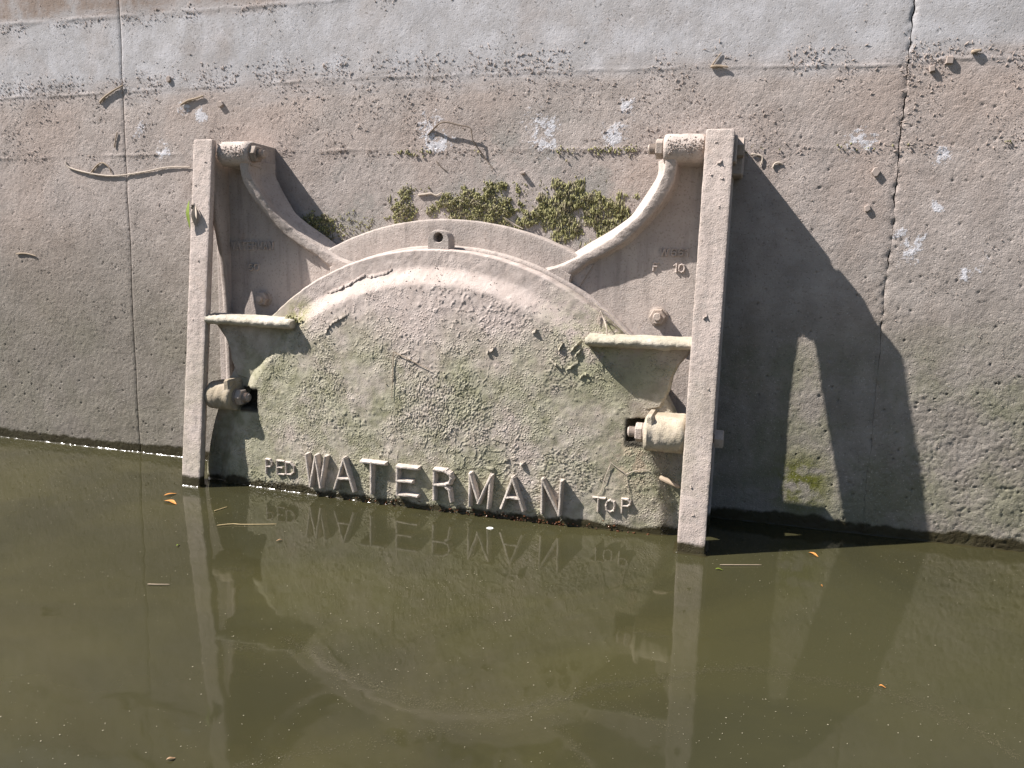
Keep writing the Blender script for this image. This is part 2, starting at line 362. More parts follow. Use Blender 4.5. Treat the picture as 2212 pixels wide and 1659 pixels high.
def wall_material():
    t = NT('concrete wall').geo()
    # stretch in x for the level tide marks left by the water
    sc = t.new('ShaderNodeVectorMath', operation='MULTIPLY'); t.put(sc.inputs[0], t.pos); sc.inputs[1].default_value = (0.9, 1, 5.0)
    streak = t.noise(3.2, 5, 0.6, sc.outputs[0])
    big = t.noise(2.2, 5, 0.6); mid = t.noise(13, 5, 0.62)
    zz = t.math('ADD', t.z, t.math('MULTIPLY', t.math('SUBTRACT', streak, 0.5), 0.16))
    col = t.mix(t.ramp(mid, 0.3, 0.7), (0.330, 0.287, 0.262), (0.440, 0.386, 0.356))           # dried tan mud
    col = t.mix(t.ramp(big, 0.42, 0.66, 0.0, 0.40), col, (0.39, 0.295, 0.245))                    # ochre patches
    top = t.ramp(zz, 1.20, 1.32)
    bare = t.mix(t.ramp(mid, 0.35, 0.7), (0.39, 0.375, 0.375), (0.50, 0.49, 0.505))             # barer pale concrete above the mud
    col = t.mix(t.math('MULTIPLY', top, t.ramp(t.noise(4, 4), 0.25, 0.5, 0.45, 1.0)), col, bare)
    brown = t.math('MULTIPLY', t.ramp(zz, 1.47, 1.54), t.ramp(t.x, -1.1, -1.7))
    col = t.mix(t.math('MULTIPLY', brown, t.ramp(mid, 0.25, 0.6)), col, (0.27, 0.21, 0.175))
    low = t.ramp(zz, 0.95, 0.35)
    col = t.mix(t.math('MULTIPLY', low, 0.75), col, t.mix(t.ramp(mid, 0.3, 0.7), (0.185, 0.168, 0.140), (0.275, 0.25, 0.215)))
    ln = t.math('MULTIPLY', t.ramp(t.x, -1.5, -2.1), t.ramp(zz, 0.95, 0.55))
    col = t.mix(t.math('MULTIPLY', ln, 0.45), col, (0.150, 0.132, 0.105))
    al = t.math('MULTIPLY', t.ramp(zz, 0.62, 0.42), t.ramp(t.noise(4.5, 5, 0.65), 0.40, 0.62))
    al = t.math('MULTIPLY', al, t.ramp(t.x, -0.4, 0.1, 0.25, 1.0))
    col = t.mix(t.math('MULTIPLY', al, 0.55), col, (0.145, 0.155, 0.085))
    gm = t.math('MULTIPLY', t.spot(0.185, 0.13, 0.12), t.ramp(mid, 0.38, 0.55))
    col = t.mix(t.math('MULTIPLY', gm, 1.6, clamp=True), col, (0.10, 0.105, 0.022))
    # grey scoured film round the moss
    gs = t.math('MAXIMUM', t.math('MULTIPLY', t.spot(-0.62, 0.86, 0.42), 1.2), t.math('MULTIPLY', t.spot(-1.18, 0.84, 0.24), 1.2))
    col = t.mix(t.math('MULTIPLY', t.ramp(gs, 0.15, 0.6), t.ramp(t.noise(9, 5, 0.6), 0.45, 0.6, 0.0, 0.8)), col, (0.27, 0.255, 0.235))
    # fine dark grains and pores
    col = t.mix(t.ramp(t.noise(130, 4, 0.65), 0.57, 0.68, 0.0, 0.65), col, (0.13, 0.11, 0.095))
    col = t.mix(t.ramp(t.noise(210, 2, 0.6), 0.60, 0.74, 0.0, 0.5), col, (0.56, 0.52, 0.48))
    # chalky lime bleeding out of the concrete
    lime = None
    for x, z, r in LIME:
        s_ = t.spot(x, z, r * 1.7); lime = s_ if lime is None else t.math('MAXIMUM', lime, s_)
    grain = t.math('ADD', t.math('MULTIPLY', t.noise(22, 3, 0.6, dist=0.8), 0.9), t.math('MULTIPLY', t.noise(110, 4, 0.7), 0.75))
    lm = t.math('MULTIPLY', t.ramp(t.math('ADD', grain, t.math('MULTIPLY', lime, 0.42)), 1.10, 1.20, 0.0, 0.75), t.ramp(lime, 0.0, 0.15))
    col = t.mix(lm, col, (0.66, 0.66, 0.70))
    col, ro, wet = wet_band(t, col, 0.95, 0.035, 0.05)
    t.put(t.b.inputs['Base Color'], col); t.put(t.b.inputs['Roughness'], ro); t.b.inputs['Specular IOR Level'].default_value = 0.2
    r_ = t.ramp(zz, 1.30, 1.15, 0.35, 1.0)
    nb = t.bump(t.math('MULTIPLY', t.noise(260, 4, 0.7), r_), 0.85, 0.0026)
    nb = t.bump(t.math('MULTIPLY', t.ramp(t.voro(95), 0.05, 0.35), r_), 0.35, 0.0022, nb)
    nb = t.bump(lm, 0.6, 0.003, nb)
    t.put(t.b.inputs['Normal'], nb)
    return t.m

def cover_material():
    t = NT('mud crusted cover').geo()
    n1 = t.noise(5, 5, 0.6); n2 = t.noise(30, 5, 0.65)
    col = t.mix(t.ramp(n2, 0.3, 0.7), (0.40, 0.335, 0.300), (0.52, 0.445, 0.405))
    ztop = t.math('ADD', t.z, t.math('MULTIPLY', t.math('SUBTRACT', n1, 0.5), 0.35))
    g = t.math('MULTIPLY', t.ramp(ztop, 0.58, 0.40), t.ramp(t.noise(6, 6, 0.7), 0.27, 0.60, 0.10, 0.95))
    col = t.mix(t.math('MULTIPLY', g, 0.85), col, t.mix(t.ramp(n2, 0.35, 0.65), (0.180, 0.185, 0.100), (0.300, 0.295, 0.200)))
    gr = t.math('MULTIPLY', t.spot(-0.37, 0.50, 0.24), t.ramp(n2, 0.35, 0.6))
    col = t.mix(t.math('MULTIPLY', gr, 0.8, clamp=True), col, (0.235, 0.24, 0.13))
    gr2 = t.math('MULTIPLY', t.math('MAXIMUM', t.spot(-1.30, 0.55, 0.07), t.spot(-0.31, 0.575, 0.06)), t.ramp(n2, 0.35, 0.55))
    col = t.mix(t.math('MULTIPLY', gr2, 1.2, clamp=True), col, (0.25, 0.24, 0.115))
    col = t.mix(t.ramp(t.noise(120, 4, 0.6), 0.58, 0.72, 0.0, 0.5), col, (0.17, 0.15, 0.12))
    rb = t.math('MULTIPLY', t.spot(-0.25, 0.2, 0.14), t.ramp(n2, 0.45, 0.6))
    col = t.mix(t.math('MULTIPLY', rb, 0.45), col, (0.36, 0.24, 0.16))
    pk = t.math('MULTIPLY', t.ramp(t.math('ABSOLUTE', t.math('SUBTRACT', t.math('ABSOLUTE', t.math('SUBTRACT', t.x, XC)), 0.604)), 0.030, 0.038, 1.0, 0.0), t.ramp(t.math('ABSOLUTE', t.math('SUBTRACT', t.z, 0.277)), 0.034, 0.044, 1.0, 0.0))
    col = t.mix(pk, col, (0.05, 0.045, 0.035))  # shade of the hinge pockets painted into the cover colour
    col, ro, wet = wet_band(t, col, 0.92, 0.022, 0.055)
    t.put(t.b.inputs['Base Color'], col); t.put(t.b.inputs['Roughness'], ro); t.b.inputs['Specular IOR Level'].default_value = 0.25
    nb = t.bump(t.noise(380, 3, 0.6), 0.55, 0.0018)
    nb = t.bump(t.math('MULTIPLY', t.ramp(t.voro(150), 0.5, 0.1), t.math('MULTIPLY', t.ramp(t.noise(8, 5, 0.65), 0.42, 0.58, 0.1, 1.0), t.ramp(t.z, 0.66, 0.45, 0.25, 1.0))), 0.8, 0.0028, nb)
    t.put(t.b.inputs['Normal'], nb)
    return t.m

def water_material():
    t = NT('murky water').geo()
    n = t.noise(1.1, 5, 0.6, dist=1.2); n2 = t.noise(0.7, 3, 0.5, dist=0.5)
    col = t.mix(t.ramp(n, 0.35, 0.65), (0.0315, 0.0298, 0.0148), (0.0450, 0.0415, 0.0178))                # silt clouds
    t.put(t.b.inputs['Base Color'], t.mix(t.ramp(n2, 0.45, 0.65, 0.0, 0.45), col, (0.036, 0.036, 0.020)))
    t.b.inputs['Roughness'].default_value = 0.045; t.b.inputs['IOR'].default_value = 1.36
    nb = t.bump(t.noise(9, 2, 0.4), 0.20, 0.004)
    nb = t.bump(t.noise(60, 2, 0.5), 0.02, 0.0005, nb)
    t.put(t.b.inputs['Normal'], nb)
    return t.m

def lip_material():
    t = NT('water lip'); t.b.inputs['Base Color'].default_value = (0.03, 0.026, 0.012, 1); t.b.inputs['Roughness'].default_value = 0.13; t.b.inputs['IOR'].default_value = 1.37
    return t.m
M_LIP = lip_material()
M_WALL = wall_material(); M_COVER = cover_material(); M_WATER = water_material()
M_SEAT = mud_iron('mud coated seat casting', (0.47, 0.405, 0.365), (0.36, 0.31, 0.28), rust=0.09)
M_BAR = mud_iron('mud coated link bar', (0.55, 0.465, 0.420), (0.44, 0.370, 0.330), algae=0.35, algae_top=0.55, rust=0.05)
M_BOSS = mud_iron('mud coated hinge boss', (0.50, 0.43, 0.34), (0.34, 0.28, 0.21), algae=0.5, algae_top=0.45, rust=0.15)
M_RIB = mud_iron('mud coated cover rib', (0.52, 0.47, 0.40), (0.40, 0.36, 0.29), algae=0.3, algae_top=0.75, rust=0.05)
M_BOLT = mud_iron('muddy bolt steel', (0.42, 0.355, 0.31), (0.27, 0.22, 0.185), rust=0.12, fine=0.7)
M_LETTER = mud_iron('mud coated raised letter', (0.56, 0.49, 0.43), (0.44, 0.385, 0.33), algae=0.0, rust=0.0)
M_TWIG = plain('dry muddy twig', (0.33, 0.26, 0.19)); M_STRAW = plain('pale straw', (0.50, 0.38, 0.20), 0.7)
M_PALE = plain('pale dry root', (0.47, 0.40, 0.33)); M_CHIP = plain('dried mud chip', (0.37, 0.31, 0.275), 0.95, 0.1)
M_DARKTWIG = plain('dark muddy twig', (0.19, 0.15, 0.12))
def moss_material():
    t = NT('dry green moss').geo(); col = t.mix(t.ramp(t.noise(140, 3), 0.35, 0.65), (0.105, 0.105, 0.045), (0.390, 0.370, 0.185))
    col = t.mix(t.ramp(t.noise(45, 4, 0.6), 0.48, 0.66, 0.0, 0.75), col, (0.29, 0.25, 0.185)); t.put(t.b.inputs['Base Color'], col); t.b.inputs['Roughness'].default_value = 0.95; t.b.inputs['Specular IOR Level'].default_value = 0.1
    return t.m
M_MOSS = moss_material()
M_LEAF_O = plain('orange leaf', (0.50, 0.22, 0.06), 0.6); M_LEAF_G = plain('green leaf', (0.15, 0.20, 0.03), 0.5); M_LEAF_B = plain('brown leaf', (0.30, 0.19, 0.11), 0.6)
M_WHITE = plain('white petal', (0.78, 0.77, 0.72), 0.6, 0.3, 0.05); M_SPECK = plain('pale floating dust', (0.34, 0.31, 0.23), 0.8, 0.2, 0.5, 800)
M_SCUM = plain('water scum', (0.066, 0.061, 0.034), 0.10, 0.45, 0.25, 60)
M_LITTER = plain('wet leaf litter', (0.085, 0.035, 0.015), 0.12, 0.6, 0.95, 30)
M_EARTH = plain('bank earth', (0.20, 0.16, 0.11), 0.95, 0.1, 0.3, 2)

# ---------------------------------------------------------------- ground beyond the canal and the water
g = MB(); g.add([(-400, -14, -0.4), (400, -14, -0.4), (400, -16, 1.4), (-400, -16, 1.4), (400, -900, 1.6), (-400, -900, 1.6)], [(0, 1, 2, 3), (3, 2, 4, 5)])
tag(g.build('ground', M_EARTH, smooth=False), 'earth bank across the canal', kind='structure')
wt = MB()
xs = np.array([-60.0, -8, -4, -3, -2, -1, 0, 1, 2, 6, 60]); ys = np.array([-15.0, -6, -4, -3, -2, -1.5, -1, -0.5, 0.05])
xs0 = np.zeros((len(xs) - 1) * (len(ys) - 1)); X, Y = np.meshgrid(xs, ys); wt.grid(np.stack([X, Y, 0 * X], -1))
def meniscus(pts, h=0.0032):
    """the little curved lip where the water climbs what it touches; pts = (x, d) along the contact line"""
    P = np.array(pts, float); seg = np.r_[0, np.cumsum(np.linalg.norm(np.diff(P, axis=0), axis=1))]
    s = np.arange(0, seg[-1], 0.006); Q = np.stack([np.interp(s, seg, P[:, 0]), np.interp(s, seg, P[:, 1])], 1)
    tg = np.gradient(Q, axis=0); tg /= np.linalg.norm(tg, axis=1)[:, None] + 1e-9; nr = np.stack([-tg[:, 1], tg[:, 0]], 1); nr[nr[:, 1] < 0] *= -1
    amp = 1 + 0.45 * vnoise(s / 0.022, 0 * s + 3.1, 5) + 0.25 * vnoise(s / 0.009, 0 * s, 8)
    shift = 0.0012 * vnoise(s / 0.03, 0 * s + 8.8, 6)
    rows = []
    for o, z in ((-0.003, 1.25), (0.0, 1.0), (0.0006, 0.68), (0.0016, 0.36), (0.0030, 0.14), (0.0052, 0.02), (0.0064, -0.12)):
        rows.append(np.stack([Q[:, 0] + nr[:, 0] * (o * amp + shift), -(Q[:, 1] + nr[:, 1] * (o * amp + shift)), z * h * amp], 1))
    V = np.stack(rows, 0)[:, ::-1]; wt.grid(V)

# ---------------------------------------------------------------- the concrete canal wall: three cast panels with open joints
def wall_h(X, Z):
    rough = 0.35 + 0.65 * sstep(1.32, 1.15, Z) + 0.45 * sstep(0.8, 0.3, Z) * sstep(-0.6, 0.2, X) + 0.25 * sstep(0.9, 0.2, Z)
    h = 0.0014 * fbm(X, Z, 0.18, 2, 3) + rough * (0.00035 * fbm(X, Z, 0.04, 2, 21) + 0.00042 * fbm(X, Z, 0.0085, 2, 31))
    f1, f2, rn = cells(X, Z, 0.034, 5)                                   # blow holes
    h = h - 0.0045 * rough * (rn > 0.80) * sstep(0.22 * (rn - 0.5), 0.03, f1)
    f1, f2, rn = cells(X, Z, 0.016, 8)                                   # stuck grains
    h = h + 0.0009 * np.minimum(rough, 1) * (rn > 0.72) * sstep(0.30, 0.08, f1)
    f1, f2, rn = cells(X + 0.012 * fbm(X, Z, 0.03, 3, 44), Z + 0.010 * fbm(X, Z, 0.03, 3, 45), 0.024, 15)   # coarse scabs, lower right
    h = h - 0.0020 * sstep(0.60, 0.2, Z) * sstep(0.1, 0.5, X + 0.25 * fbm(X, Z, 0.2, 2, 4)) * sstep(0.22, 0.0, f2 - f1) * (rn > .35)
    for k, (amp, wd, zz) in enumerate(((0.0016, 0.0045, np.interp(X, [-2.63, -1.81, -1.31, 0.02, 0.64], [1.042, 1.051, 1.056, 1.047, 1.036])),
                         (0.0015, 0.0035, np.interp(X, [-2.6, -2.08, -1.14, -0.32, 0.36, 0.45, 0.62], [1.249, 1.257, 1.268, 1.264, 1.247, 1.258, 1.252])),
                         (0.0016, 0.006, 1.50 + 0 * X))):
        q = Z - zz - 0.002 * fbm(X, 0 * X, 0.05, 3, 50 + k)
        h = h + amp * np.exp(-(q / wd) ** 2) * (0.55 + 0.6 * fbm(X, 0 * X, 0.09, 3, 60 + k)) + (0.0005 * sstep(-0.004, 0.004, q) if k == 1 else 0)
    return h
JL = lambda z: -2.073 + 0.0015 * fbm(z, 0 * z, 0.1, 2, 71)
JR = lambda z: 0.3590 + 0.0025 * fbm(z, 0 * z, 0.12, 3, 72) + 0.002 * fbm(z, 0 * z, 0.02, 2, 73)
def panel(x0, x1, jl, jr, name, parent, label):
    fine = np.arange(max(x0, -3.45), min(x1, 1.65) + 1e-6, 0.0036)
    xs = np.r_[np.arange(x0, fine[0] - 0.05, 0.25), fine] if x0 < fine[0] - 0.01 else fine
    xs = np.r_[xs, np.arange(xs[-1] + 0.25, x1 + 0.01, 0.25)] if x1 > xs[-1] + 0.1 else np.r_[xs[:-1], x1]
    zs = np.r_[-0.8, -0.4, -0.1, np.arange(-0.03, 1.66, 0.0036), np.arange(1.8, 3.21, 0.2)]
    Xn, Z = np.meshgrid(xs, zs); X = Xn.copy(); edge = np.zeros_like(X)
    for j, side in ((jl, 0), (jr, 1)):
        if j is None: continue
        nom = x0 if side == 0 else x1; gap = (0.0017 if j is JL else (0.0003 + 0.0016 * np.clip(0.3 + fbm(Z, 0 * Z, 0.04, 4, 74), 0, 1) * sstep(0.45, 0.62, Z)))
        w = np.exp(-((Xn - nom) / 0.012) ** 2); tgt = j(Z) + (gap if side == 0 else -gap)
        X = X + (tgt - nom) * w
        k = 0.004 if j is JL else 0.007
        edge -= (0.0018 if j is JL else 0.0022) * np.exp(-np.abs(X - tgt) / k) * (1.0 + (0.9 * fbm(Z, X, 0.015, 2, 75) if j is JR else 0))
    fade = sstep(-3.43, -3.2, X) * sstep(1.63, 1.4, X) * sstep(1.655, 1.60, Z) * sstep(-0.15, -0.05, Z)
    V = np.stack([X, -(wall_h(X, Z) + edge) * np.maximum(fade, 0.0) - 0.0, Z], -1)
    nr, nc = X.shape; Q = [grid_faces(nr, nc)]; verts = [V.reshape(-1, 3)]; n = nr * nc
    for c in (0, nc - 1):                                       # cheeks of the joints
        B = V[:, c].copy(); B[:, 1] = 0.045; F_ = V[:, c]
        Wd = np.stack([B, F_] if c == 0 else [F_, B], 1); verts.append(Wd.reshape(-1, 3)); Q.append(grid_faces(nr, 2, base=n)); n += nr * 2
    T_ = np.stack([V[-1], V[-1] + np.array((0, 0.6, 0))], 0); verts.append(T_.reshape(-1, 3)); Q.append(grid_faces(2, nc, base=n))
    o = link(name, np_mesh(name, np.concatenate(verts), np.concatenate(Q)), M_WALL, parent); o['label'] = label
    o.data.set_sharp_from_angle(angle=math.radians(60))
wall = empty('concrete_wall', (XC, 0.0, -0.8)); tag(wall, 'mud stained grey concrete canal wall in three panels behind the flap gate', 'wall')
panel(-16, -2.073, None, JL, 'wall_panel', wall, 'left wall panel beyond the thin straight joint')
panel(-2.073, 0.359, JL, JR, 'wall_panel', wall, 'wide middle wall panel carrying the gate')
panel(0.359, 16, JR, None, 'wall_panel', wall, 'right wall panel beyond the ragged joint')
cb = MB(); cb.box(-16, 16, -0.9, -0.028, -0.8, 3.15, 0.002); cb.build('wall_core', M_WALL, wall)
meniscus([(x, wall_h(np.array([x]), np.array([0.0]))[0]) for x in np.arange(-3.4, 2.0, 0.02)])

# ---------------------------------------------------------------- seat casting bolted to the wall
seat = empty('gate_seat', (XC, 0, -0.2)); tag(seat, 'fixed iron seat frame with ring arc and two winged hinge brackets bolted to the wall', 'gate frame')
def arc_band(r0, r1, d0, d1, a0, a1, cz, bev=0.006, step=0.006, rough=0.0006, seed=1):
    n = int((a1 - a0) * r1 / step); A = np.linspace(a0, a1, n)
    w = np.linspace(r0 + bev, r1 - bev, 10); c = np.linspace(0, math.pi / 2, 4)
    pr = [(r0, d0), (r0, d1 - bev)] + [(r0 + bev - bev * math.cos(t), d1 - bev + bev * math.sin(t)) for t in c[1:]] + [(x, d1) for x in w[1:-1]] + [(r1 - bev + bev * math.sin(t), d1 - bev + bev * math.cos(t)) for t in c] + [(r1, d0)]
    return loft(lambda i, a: [(XC + r * math.sin(a), d, cz + r * math.cos(a)) for r, d in pr], A, rough, seed)
arc_band(0.70, 0.857, 0.0, 0.080, -0.54, 0.54, -0.013).build('ring', M_SEAT, seat)
arc_band(0.76, 0.797, 0.0, 0.104, -0.86, 0.86, -0.03, 0.010).build('seat_lip', M_SEAT, seat)
RIB_U = [(.631, 1.012), (.632, .974), (.617, .937), (.594, .898), (.568, .861), (.531, .828), (.494, .799), (.449, .771), (.413, .749), (.352, .718), (.31, .705)]
RIB_L = [(.664, 1.015), (.664, .984), (.658, .943), (.634, .898), (.605, .862), (.575, .829), (.533, .787), (.482, .755), (.433, .732), (.391, .699), (.36, .680)]
def resample(P, n):
    P = np.array(P); s = np.r_[0, np.cumsum(np.linalg.norm(np.diff(P, axis=0), axis=1))]; t = np.linspace(0, s[-1], n)
    R_ = np.stack([np.interp(t, s, P[:, 0]), np.interp(t, s, P[:, 1])], 1)
    k = np.ones(9) / 9
    for c in (0, 1): R_[4:-4, c] = np.convolve(R_[:, c], k, 'valid')
    return R_
for sg in (-1, 1):
    S = lambda s: XC + sg * s
    U = resample(RIB_U, 110); Lw = resample(RIB_L, 110)
    poly = [(S((a[0] + b[0]) / 2), (a[1] + b[1]) / 2) for a, b in zip(U[:-12:6], Lw[:-12:6])] + [(S(.36), .67), (S(.34), .62), (S(.47), .52), (S(.60), .40), (S(.68), .20), (S(.70), -.2), (S(.806), -.2), (S(.806), 1.0), (S(.79), 1.03), (S(.66), 1.03)]
    p = MB(); p.prism(poly, 0.0, 0.075, 0.005); plate = p.build('wing_plate', M_SEAT, seat)
    dfr = np.interp(np.linspace(0, 1, 110), [0, 0.33, 0.55, 1], [0.150, 0.120, 0.105, 0.095])
    def rib_prof(i, t):
        u, l = U[i], Lw[i]; m = (u + l) / 2; h = (u - l) / 2; f = dfr[i]; rr = 0.007; out = []
        loop = [(-1, 0.04)] + [(-1, b) for b in np.linspace(0.075, f - rr, 6)] + [(-1 + 0.40 * (1 - math.cos(q)), f - rr + rr * (math.sin(q))) for q in (0.5, 1.0)] + [(-0.6, f), (-0.3, f + .0005), (0.0, f + 0.001), (0.3, f + .0005), (0.6, f)] + [(1 - 0.40 * (1 - math.cos(q)), f - rr + rr * math.sin(q)) for q in (1.0, 0.5)] + [(1, b) for b in np.linspace(f - rr, 0.075, 6)] + [(1, 0.04)]
        for a, d in loop:
            fl = 1 + 0.5 * max(0.0, 1 - (d - 0.075) / 0.015)       # foundry fillet at the foot
            x, z = m + h * a * fl; out.append((S(x), d, z))
        return out if sg > 0 else out[::-1]
    loft(rib_prof, range(110), 0.0011, 30 + sg).build('curved_rib', M_SEAT, seat)
    w_ = MB(); w_.prism([(S(a_), b_) for a_, b_ in [(.30, .700), (.345, .716), (.383, .692), (.380, .672), (.372, .655), (.34, .67)]], .02, .097, .004); w_.build('rib_web', M_SEAT, seat)
    # side gusset standing on the outer edge of the wing
    g0, g1 = (.766, .795) if sg > 0 else (.752, .776)
    zs = np.linspace(-0.2, 1.035, 60); dg = np.interp(zs, [-.2, .5, .62, .70, .77, .82, .9, 1.035], [.086, .090, .098, .107, .120, .133, .147, .164])
    if sg > 0: dg = np.interp(zs, [-.2, .5, .80, .84, .9, 1.035], [.083, .085, .087, .096, .122, .164])
    def gus(i, z):
        f = dg[i]; w0, w1 = S(g0), S(g1); o = [(w0, 0.03), (w0, .5 * f + .02), (w0, f - .006), (w0 + sg * .004, f - .0015), (w0 + sg * .008, f), (w1 - sg * .008, f), (w1 - sg * .004, f - .0015), (w1, f - .006), (w1, .5 * f + .02), (w1, 0.03)]
        return [(x, d, z) for x, d in (o if sg > 0 else o[::-1])]
    loft(gus, zs, 0.0010, 40 + sg).build('side_gusset', M_SEAT, seat)
    lg = MB(); lg.box(min(S(.797), S(.830)), max(S(.797), S(.830)), .0, .100, .965, 1.049, .004); lg.box(min(S(.797), S(.813)), max(S(.797), S(.813)), .05, .168, .99, 1.057, .003); lg.build('lug_and_shadow_block', M_SEAT, seat)  # lug, plus an unseen cheek block added to fill gaps in the cast shadow
    # upper hinge boss
    prof = [(0.0, 1.066), (0.06, 1.067), (0.125, 1.0675)] + [(0.125 + 0.0375 * math.sin(q), 1.03 + 0.0375 * math.cos(q)) for q in np.linspace(0.25, math.pi - 0.1, 12)] + [(0.105, 0.9925), (0.05, 0.985), (0.0, 0.98)]
    sx = [.627, .631, .636] + list(np.linspace(.65, .72, 12)) + [.729, .733]
    def bos(i, s):
        k = 0.94 if i in (0, len(sx) - 1) else (0.985 if i in (1, len(sx) - 2) else 1.0)
        o = [(S(s), 0.05 + (d - 0.05) * k if d > 0.05 else d, 1.03 + (z - 1.03) * k) for d, z in prof]
        return o[::-1] if sg > 0 else o
    loft(bos, sx, 0.0016, 50 + sg).build('hinge_boss', M_SEAT, seat)
    # anchor bolt through the wing
    b = MB(); o_ = (S(.63), -0.075, .585); ax = (0, -1, 0)
    b.lathe(o_, ax, [(0, .027), (.004, .027), (.005, .025)], 22); b.lathe(o_, ax, [(.005, .0215), (.008, .0232), (.021, .0232), (.024, .0205)], 6, .3)
    b.lathe(o_, ax, [(.022, .0115), (.034, .0115), (.036, .009)], 14)
    b.build('anchor_bolt', M_BOLT, seat)
GLYPH = {
 'W': [[(0, 1), (.2, 0)], [(.2, 0), (.5, 1)], [(.5, 1), (.74, 0)], [(.74, 0), (1, 1)]],
 'A': [[(0, 0), (.48, 1)], [(.48, 1), (1, 0)], [(.2, .36), (.8, .36)]],
 'T': [[(0, 1), (1, 1)], [(.45, 1), (.45, 0)]],
 'E': [[(0, 0), (0, 1)], [(0, 1), (1, 1)], [(0, .5), (.72, .5)], [(0, 0), (1, 0)]],
 'R': [[(0, 0), (0, 1)], [(0, 1), (.6, 1), (.88, .9), (.95, .76), (.85, .6), (.55, .52), (0, .5)], [(.55, .52), (.86, .36), (.97, 0)]],
 'M': [[(0, 0), (0, 1)], [(0, 1), (.45, .12)], [(.45, .12), (1, 1)], [(1, 1), (.92, 0)]],
 'N': [[(0, 0), (0, 1)], [(0, 1), (.95, 0)], [(.95, 0), (1, 1)]],
 'P': [[(0, 0), (0, 1)], [(0, 1), (.7, 1), (1, .85), (1, .65), (.7, .5), (0, .5)]],
 'D': [[(0, 0), (0, 1), (.6, 1), (1, .75), (1, .25), (.6, 0), (0, 0)]],
 'O': [[(.5, 0), (.1, .15), (0, .5), (.1, .85), (.5, 1), (.9, .85), (1, .5), (.9, .15), (.5, 0)]],
 'F': [[(0, 0), (0, 1)], [(0, 1), (1, 1)], [(0, .55), (.75, .55)]],
 '1': [[(0, .75), (.9, 1), (.9, 0)]],
 '0': [[(.5, 0), (.1, .15), (0, .5), (.1, .85), (.5, 1), (.9, .85), (1, .5), (.9, .15), (.5, 0)]],
 '6': [[(.9, .9), (.5, 1), (.1, .8), (0, .4), (.1, .1), (.5, 0), (.9, .15), (.95, .4), (.6, .56), (.1, .45)]]}
def letter(ch, xc, z0, w, h, dsurf, depth, wf, wb, mat, parent):
    m = MB(); k = 0
    for st in GLYPH[ch]:
        for a, b in zip(st[:-1], st[1:]):
            A = np.array((xc - w / 2 + a[0] * w, z0 + a[1] * h)); B = np.array((xc - w / 2 + b[0] * w, z0 + b[1] * h))
            t = (B - A) / (np.linalg.norm(B - A) + 1e-9); n_ = np.array((-t[1], t[0])); k += 1; dd = depth + 0.0004 * (k % 4) - 0.0006
            rows = []
            for j in range(8):
                q = j / 7; c = A + (B - A) * q; e = (0.5 if j == 0 else (-0.5 if j == 7 else 0))
                jit = 1 + random.uniform(-.12, .12)
                row = []
                for s_, d_, ex in ((wb, 0, 1), (wf * jit, dd - .0012, .4), (wf * .6 * jit, dd, .3), (-wf * .6 * jit, dd, .3), (-wf * jit, dd - .0012, .4), (-wb, 0, 1)):
                    p_ = c + n_ * s_ / 2 - t * e * (wf + (wb - wf) * (ex - .3)) ; row.append((p_[0], -(dsurf + d_ + (random.uniform(-.0004, .0004) if d_ else 0)), p_[1]))
                rows.append(row)
            V = np.array(rows)[:, ::-1]; b0 = m.n; m.grid(V); m.f.append(tuple(b0 + i for i in range(5, -1, -1))); m.f.append(tuple(b0 + 42 + i for i in range(6)))
    return m.build('letter', mat, parent, True, 40)
for row, d_ in ((WING_R, .074), (WING_L, .074)):
    for ch, xc, z0, w, h in row: letter(ch, xc, z0, w, h, d_, .0062, .0034, .0056, M_BAR if ch in 'F10' and row is WING_R and z0 < .73 else M_SEAT, seat)

# ---------------------------------------------------------------- the hinged cover
cover = empty('flap_cover', (XC, -0.15, -0.2)); tag(cover, 'round domed iron flap cover crusted with mud and algae, half under water', 'flap gate')
ZC = -0.03
def cover_d(X, Z):
    r = np.hypot(X - XC, Z - ZC); dome = 0.2115 + 0.0245 * (1 - (r / 0.70) ** 2)
    f = sstep(0.738, 0.680, r); d = (0.190 - 0.028 * Z) * (1 - f) + (dome - 0.016 * Z) * f
    s = np.abs(X - XC)
    wq = 0.006 * fbm(X, Z, 0.03, 3, 96)
    pk = sstep(.576, .582, s + wq) * sstep(.646, .640, s) * sstep(.250, .256, Z + wq) * sstep(.314, .308, Z + wq)
    return d - 0.040 * pk
def crust(X, Z):
    r = np.hypot(X - XC, Z - ZC)
    pm = sstep(-0.05, 0.40, fbm(X, Z, 0.15, 4, 81)) * sstep(0.70, 0.60, r + 0.05 * fbm(X, Z, 0.1, 2, 83)) * (0.35 + 0.65 * sstep(0.62, 0.42, Z))
    f1, f2, rn = cells(X + 0.002 * fbm(X, Z, 0.01, 2, 84), Z, 0.0062, 85)
    peb = sstep(0.62, 0.15, f1) * (0.4 + 0.8 * rn)
    wv = 1 - np.abs(fbm(X, Z, 0.03, 3, 88)); rid = sstep(0.86, 0.99, wv) * sstep(0.1, 0.5, fbm(X, Z, 0.12, 3, 89)) * sstep(0.72, 0.66, r)
    g1, g2, gn = cells(X, Z, 0.026, 90)
    lump = (gn > 0.8) * sstep(0.3, 0.05, g1) * sstep(0.74, 0.7, r)
    return 0.0017 * pm * peb + 0.0017 * rid + 0.0014 * lump + 0.0009 * fbm(X, Z, 0.05, 3, 91) + 0.0005 * fbm(X, Z, 0.012, 2, 92)
rs = np.r_[np.linspace(0.004, 0.781, 298)]; th = np.radians(np.linspace(-13, 193, 940))
Rg, Tg = np.meshgrid(rs, th, indexing='ij'); X = XC + Rg * np.cos(Tg); Z = ZC + Rg * np.sin(Tg)
D_ = cover_d(X, Z) + crust(X, Z)
